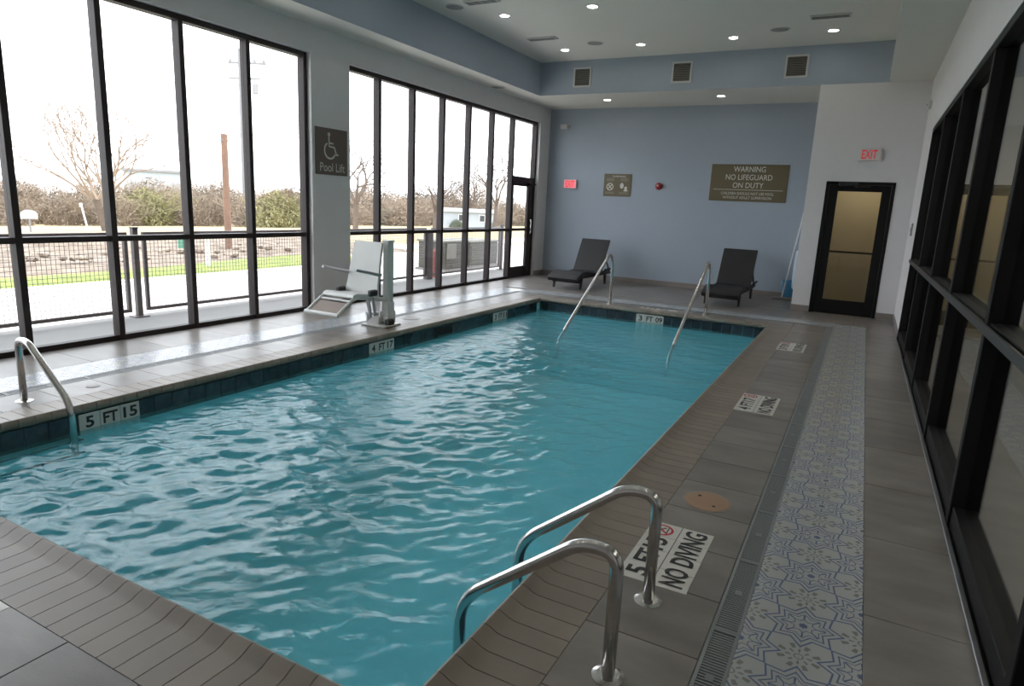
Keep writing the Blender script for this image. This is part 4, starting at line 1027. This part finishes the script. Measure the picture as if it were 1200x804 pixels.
# trees and brush
def branch(bb, p, d, L, r, lev, rng, spread, droop=0.0):
    n = 3; pts = [p]; rs = [r]; q = p.copy(); dd = d.copy()
    for k in range(n):
        dd = (dd + Vector((rng.gauss(0, .16), rng.gauss(0, .16), rng.gauss(.03-droop, .10)))).normalized(); q = q+dd*L/n; pts.append(q.copy()); rs.append(r*(1-.4*(k+1)/n))
    bb.tube(pts, rs, 5 if lev > 3 else 3, cap=False)
    if lev == 0: return
    nb = rng.choice((2, 3, 3)) if lev > 1 else 3
    for k in range(nb):
        t = pts[-1] if k < 2 else pts[-2]
        ax = Vector((rng.gauss(0, 1), rng.gauss(0, 1), rng.gauss(0, .6))).normalized()
        nd = (dd + ax*spread*rng.uniform(.6, 1.2)).normalized()
        branch(bb, t, nd, L*rng.uniform(.62, .82), r*.58, lev-1, rng, spread, droop)
def bare_tree(loc, h, label, seed, lev=6, spread=.62, stems=1, r=.17, droop=0.0):
    rng = random.Random(seed); s = thing('bare_tree', loc, label, 'tree', 'leafless trees')
    tb = MB(); tops = []
    for k in range(stems):
        a = 2*PI*k/stems+.5; lean = .28 if stems > 1 else .03
        d = Vector((lean*math.cos(a), lean*math.sin(a), 1)).normalized(); p1 = d*h*.24
        tb.tube([Vector((0, 0, -.3)), p1*.5, p1], [r, r*.85, r*.72], 8, cap=False); tops.append((p1, d))
    tb.build('trunk', MT['bark'], s)
    cb = MB()
    for p1, d in tops:
        for k in range(3 if stems > 1 else 5):
            a = rng.uniform(0, 6.28); nd = (d*.8+Vector((math.cos(a), math.sin(a), .35))*rng.uniform(.35, .8)).normalized()
            branch(cb, p1, nd, h*.26, r*.5, lev-1, rng, spread, droop)
    cb.build('branches', MT['twig'] if stems > 1 else MT['bark'], s, fix=False)
bare_tree((-44.5, 25.9, tz(-44.5)), 8.6, 'large leafless many-stemmed tree seen through the second window bay', 11, 7, .5, 4, .17)
bare_tree((-40.5, 45.8, tz(-40.5)), 9.0, 'gnarled leafless oak beside the pool lift sign', 4, 7, .8, 1, .26, .02)
bare_tree((-33.0, 58.0, tz(-33)), 9.5, 'leafless oak seen above the glass door', 9, 7, .8, 1, .24, .02)
bare_tree((-45.0, 72.0, tz(-45)), 8.5, 'leafless oak behind the pale blue building', 21, 6, .8, 1, .24, .02)
bare_tree((-39, 56.0, tz(-39)), 6.5, 'low leafless oak left of the pale blue building', 23, 6, .8, 1, .22, .02)
bsh = []
for k in range(5):
    rng = random.Random(100+k); bb = MB()
    for j in range(16):
        a = rng.uniform(0, 6.28); d = Vector((math.cos(a)*.45, math.sin(a)*.45, 1)).normalized()
        branch(bb, Vector((math.cos(a)*rng.uniform(0, 1.6), math.sin(a)*rng.uniform(0, 1.6), -.1)), d, 1.9, .055, 3, rng, .6)
    for j in range(3600):   # fine twigs and dead leaves
        a = rng.uniform(0, 6.28); rad = 2.7*math.sqrt(rng.random()); hh = 4.6*(1-(rad/3.1)**2)*rng.random()**.75
        c = Vector((rad*math.cos(a), rad*math.sin(a), hh)); e1 = Vector((rng.gauss(0, 1), rng.gauss(0, 1), rng.gauss(0, 1))).normalized(); e2 = e1.orthogonal().normalized()
        q = rng.uniform(.12, .36); w_ = rng.uniform(.015, .06)
        bb.add([c-e1*q, c+e2*w_, c+e1*q, c-e2*w_], [(0, 1, 2, 3)])
    bsh.append(bb)
BR = [q.mesh('brush_shrub', MT['brush'], False) for q in bsh]; GRN = [bsh[k].mesh('green_shrub', MT['green'], False) for k in (0, 3)]; HD = bsh[2].mesh('hedge_shrub', MT['hedge'], False)
rb_ = random.Random(77)
for row, (rad, cnt, sc_) in enumerate(((74, 26, .80), (86, 30, 1.0), (100, 30, 1.35))):
    for k in range(cnt):
        az = math.radians(8+(68)*(k+rb_.uniform(.1, .9))/cnt)      # from -X towards +Y
        R0 = rad+rb_.uniform(-4, 4)+(14 if az > .80 else 0); x, y = -R0*math.cos(az), R0*math.sin(az)
        if x > -38: continue
        o = link('brush_shrub', BR[rb_.randrange(5)], None, (x, y, tz(x)-.2)); s = sc_*rb_.uniform(.75, 1.2)
        o.scale = (s*1.15, s*1.15, s*rb_.uniform(.85, 1.1)); o.rotation_euler = (0, 0, rb_.uniform(0, 6.28))
        tag(o, 'tan leafless shrub in the distant brush beyond the dry field', 'shrub', 'leafless brush along the far edge of the field')
for x, y, s, lab in ((-63.1, 40.8, .95, 'yellow-green bush among the brown brush left of the utility pole'), (-50.4, 45.8, .9, 'yellow-green bush at the edge of the near window wall'), (-66, 46.5, .8, 'small yellow-green bush behind the larger green one')):
    o = link('green_shrub', GRN[0], None, (x, y, tz(x)-.2)); o.scale = (s*1.2, s*1.2, s*.9); tag(o, lab, 'shrub', 'green bushes')
for k, (x, y) in enumerate(((-41.5, 64.0), (-38.6, 66.8), (-58, 72), (-61, 77), (-55, 81))):
    o = link('hedge_shrub', HD, None, (x, y, tz(x)-.2)); s = .24 if k < 2 else .55; o.scale = (s*1.3, s*1.3, s)
    tag(o, ('dark hedge clump before the pale blue building', 'dark hedge clump right of the building window', 'dark green thicket at the field edge, leftmost of three', 'dark green thicket at the field edge, middle of three', 'dark green thicket at the field edge behind the building')[k], 'shrub', 'dark hedges')
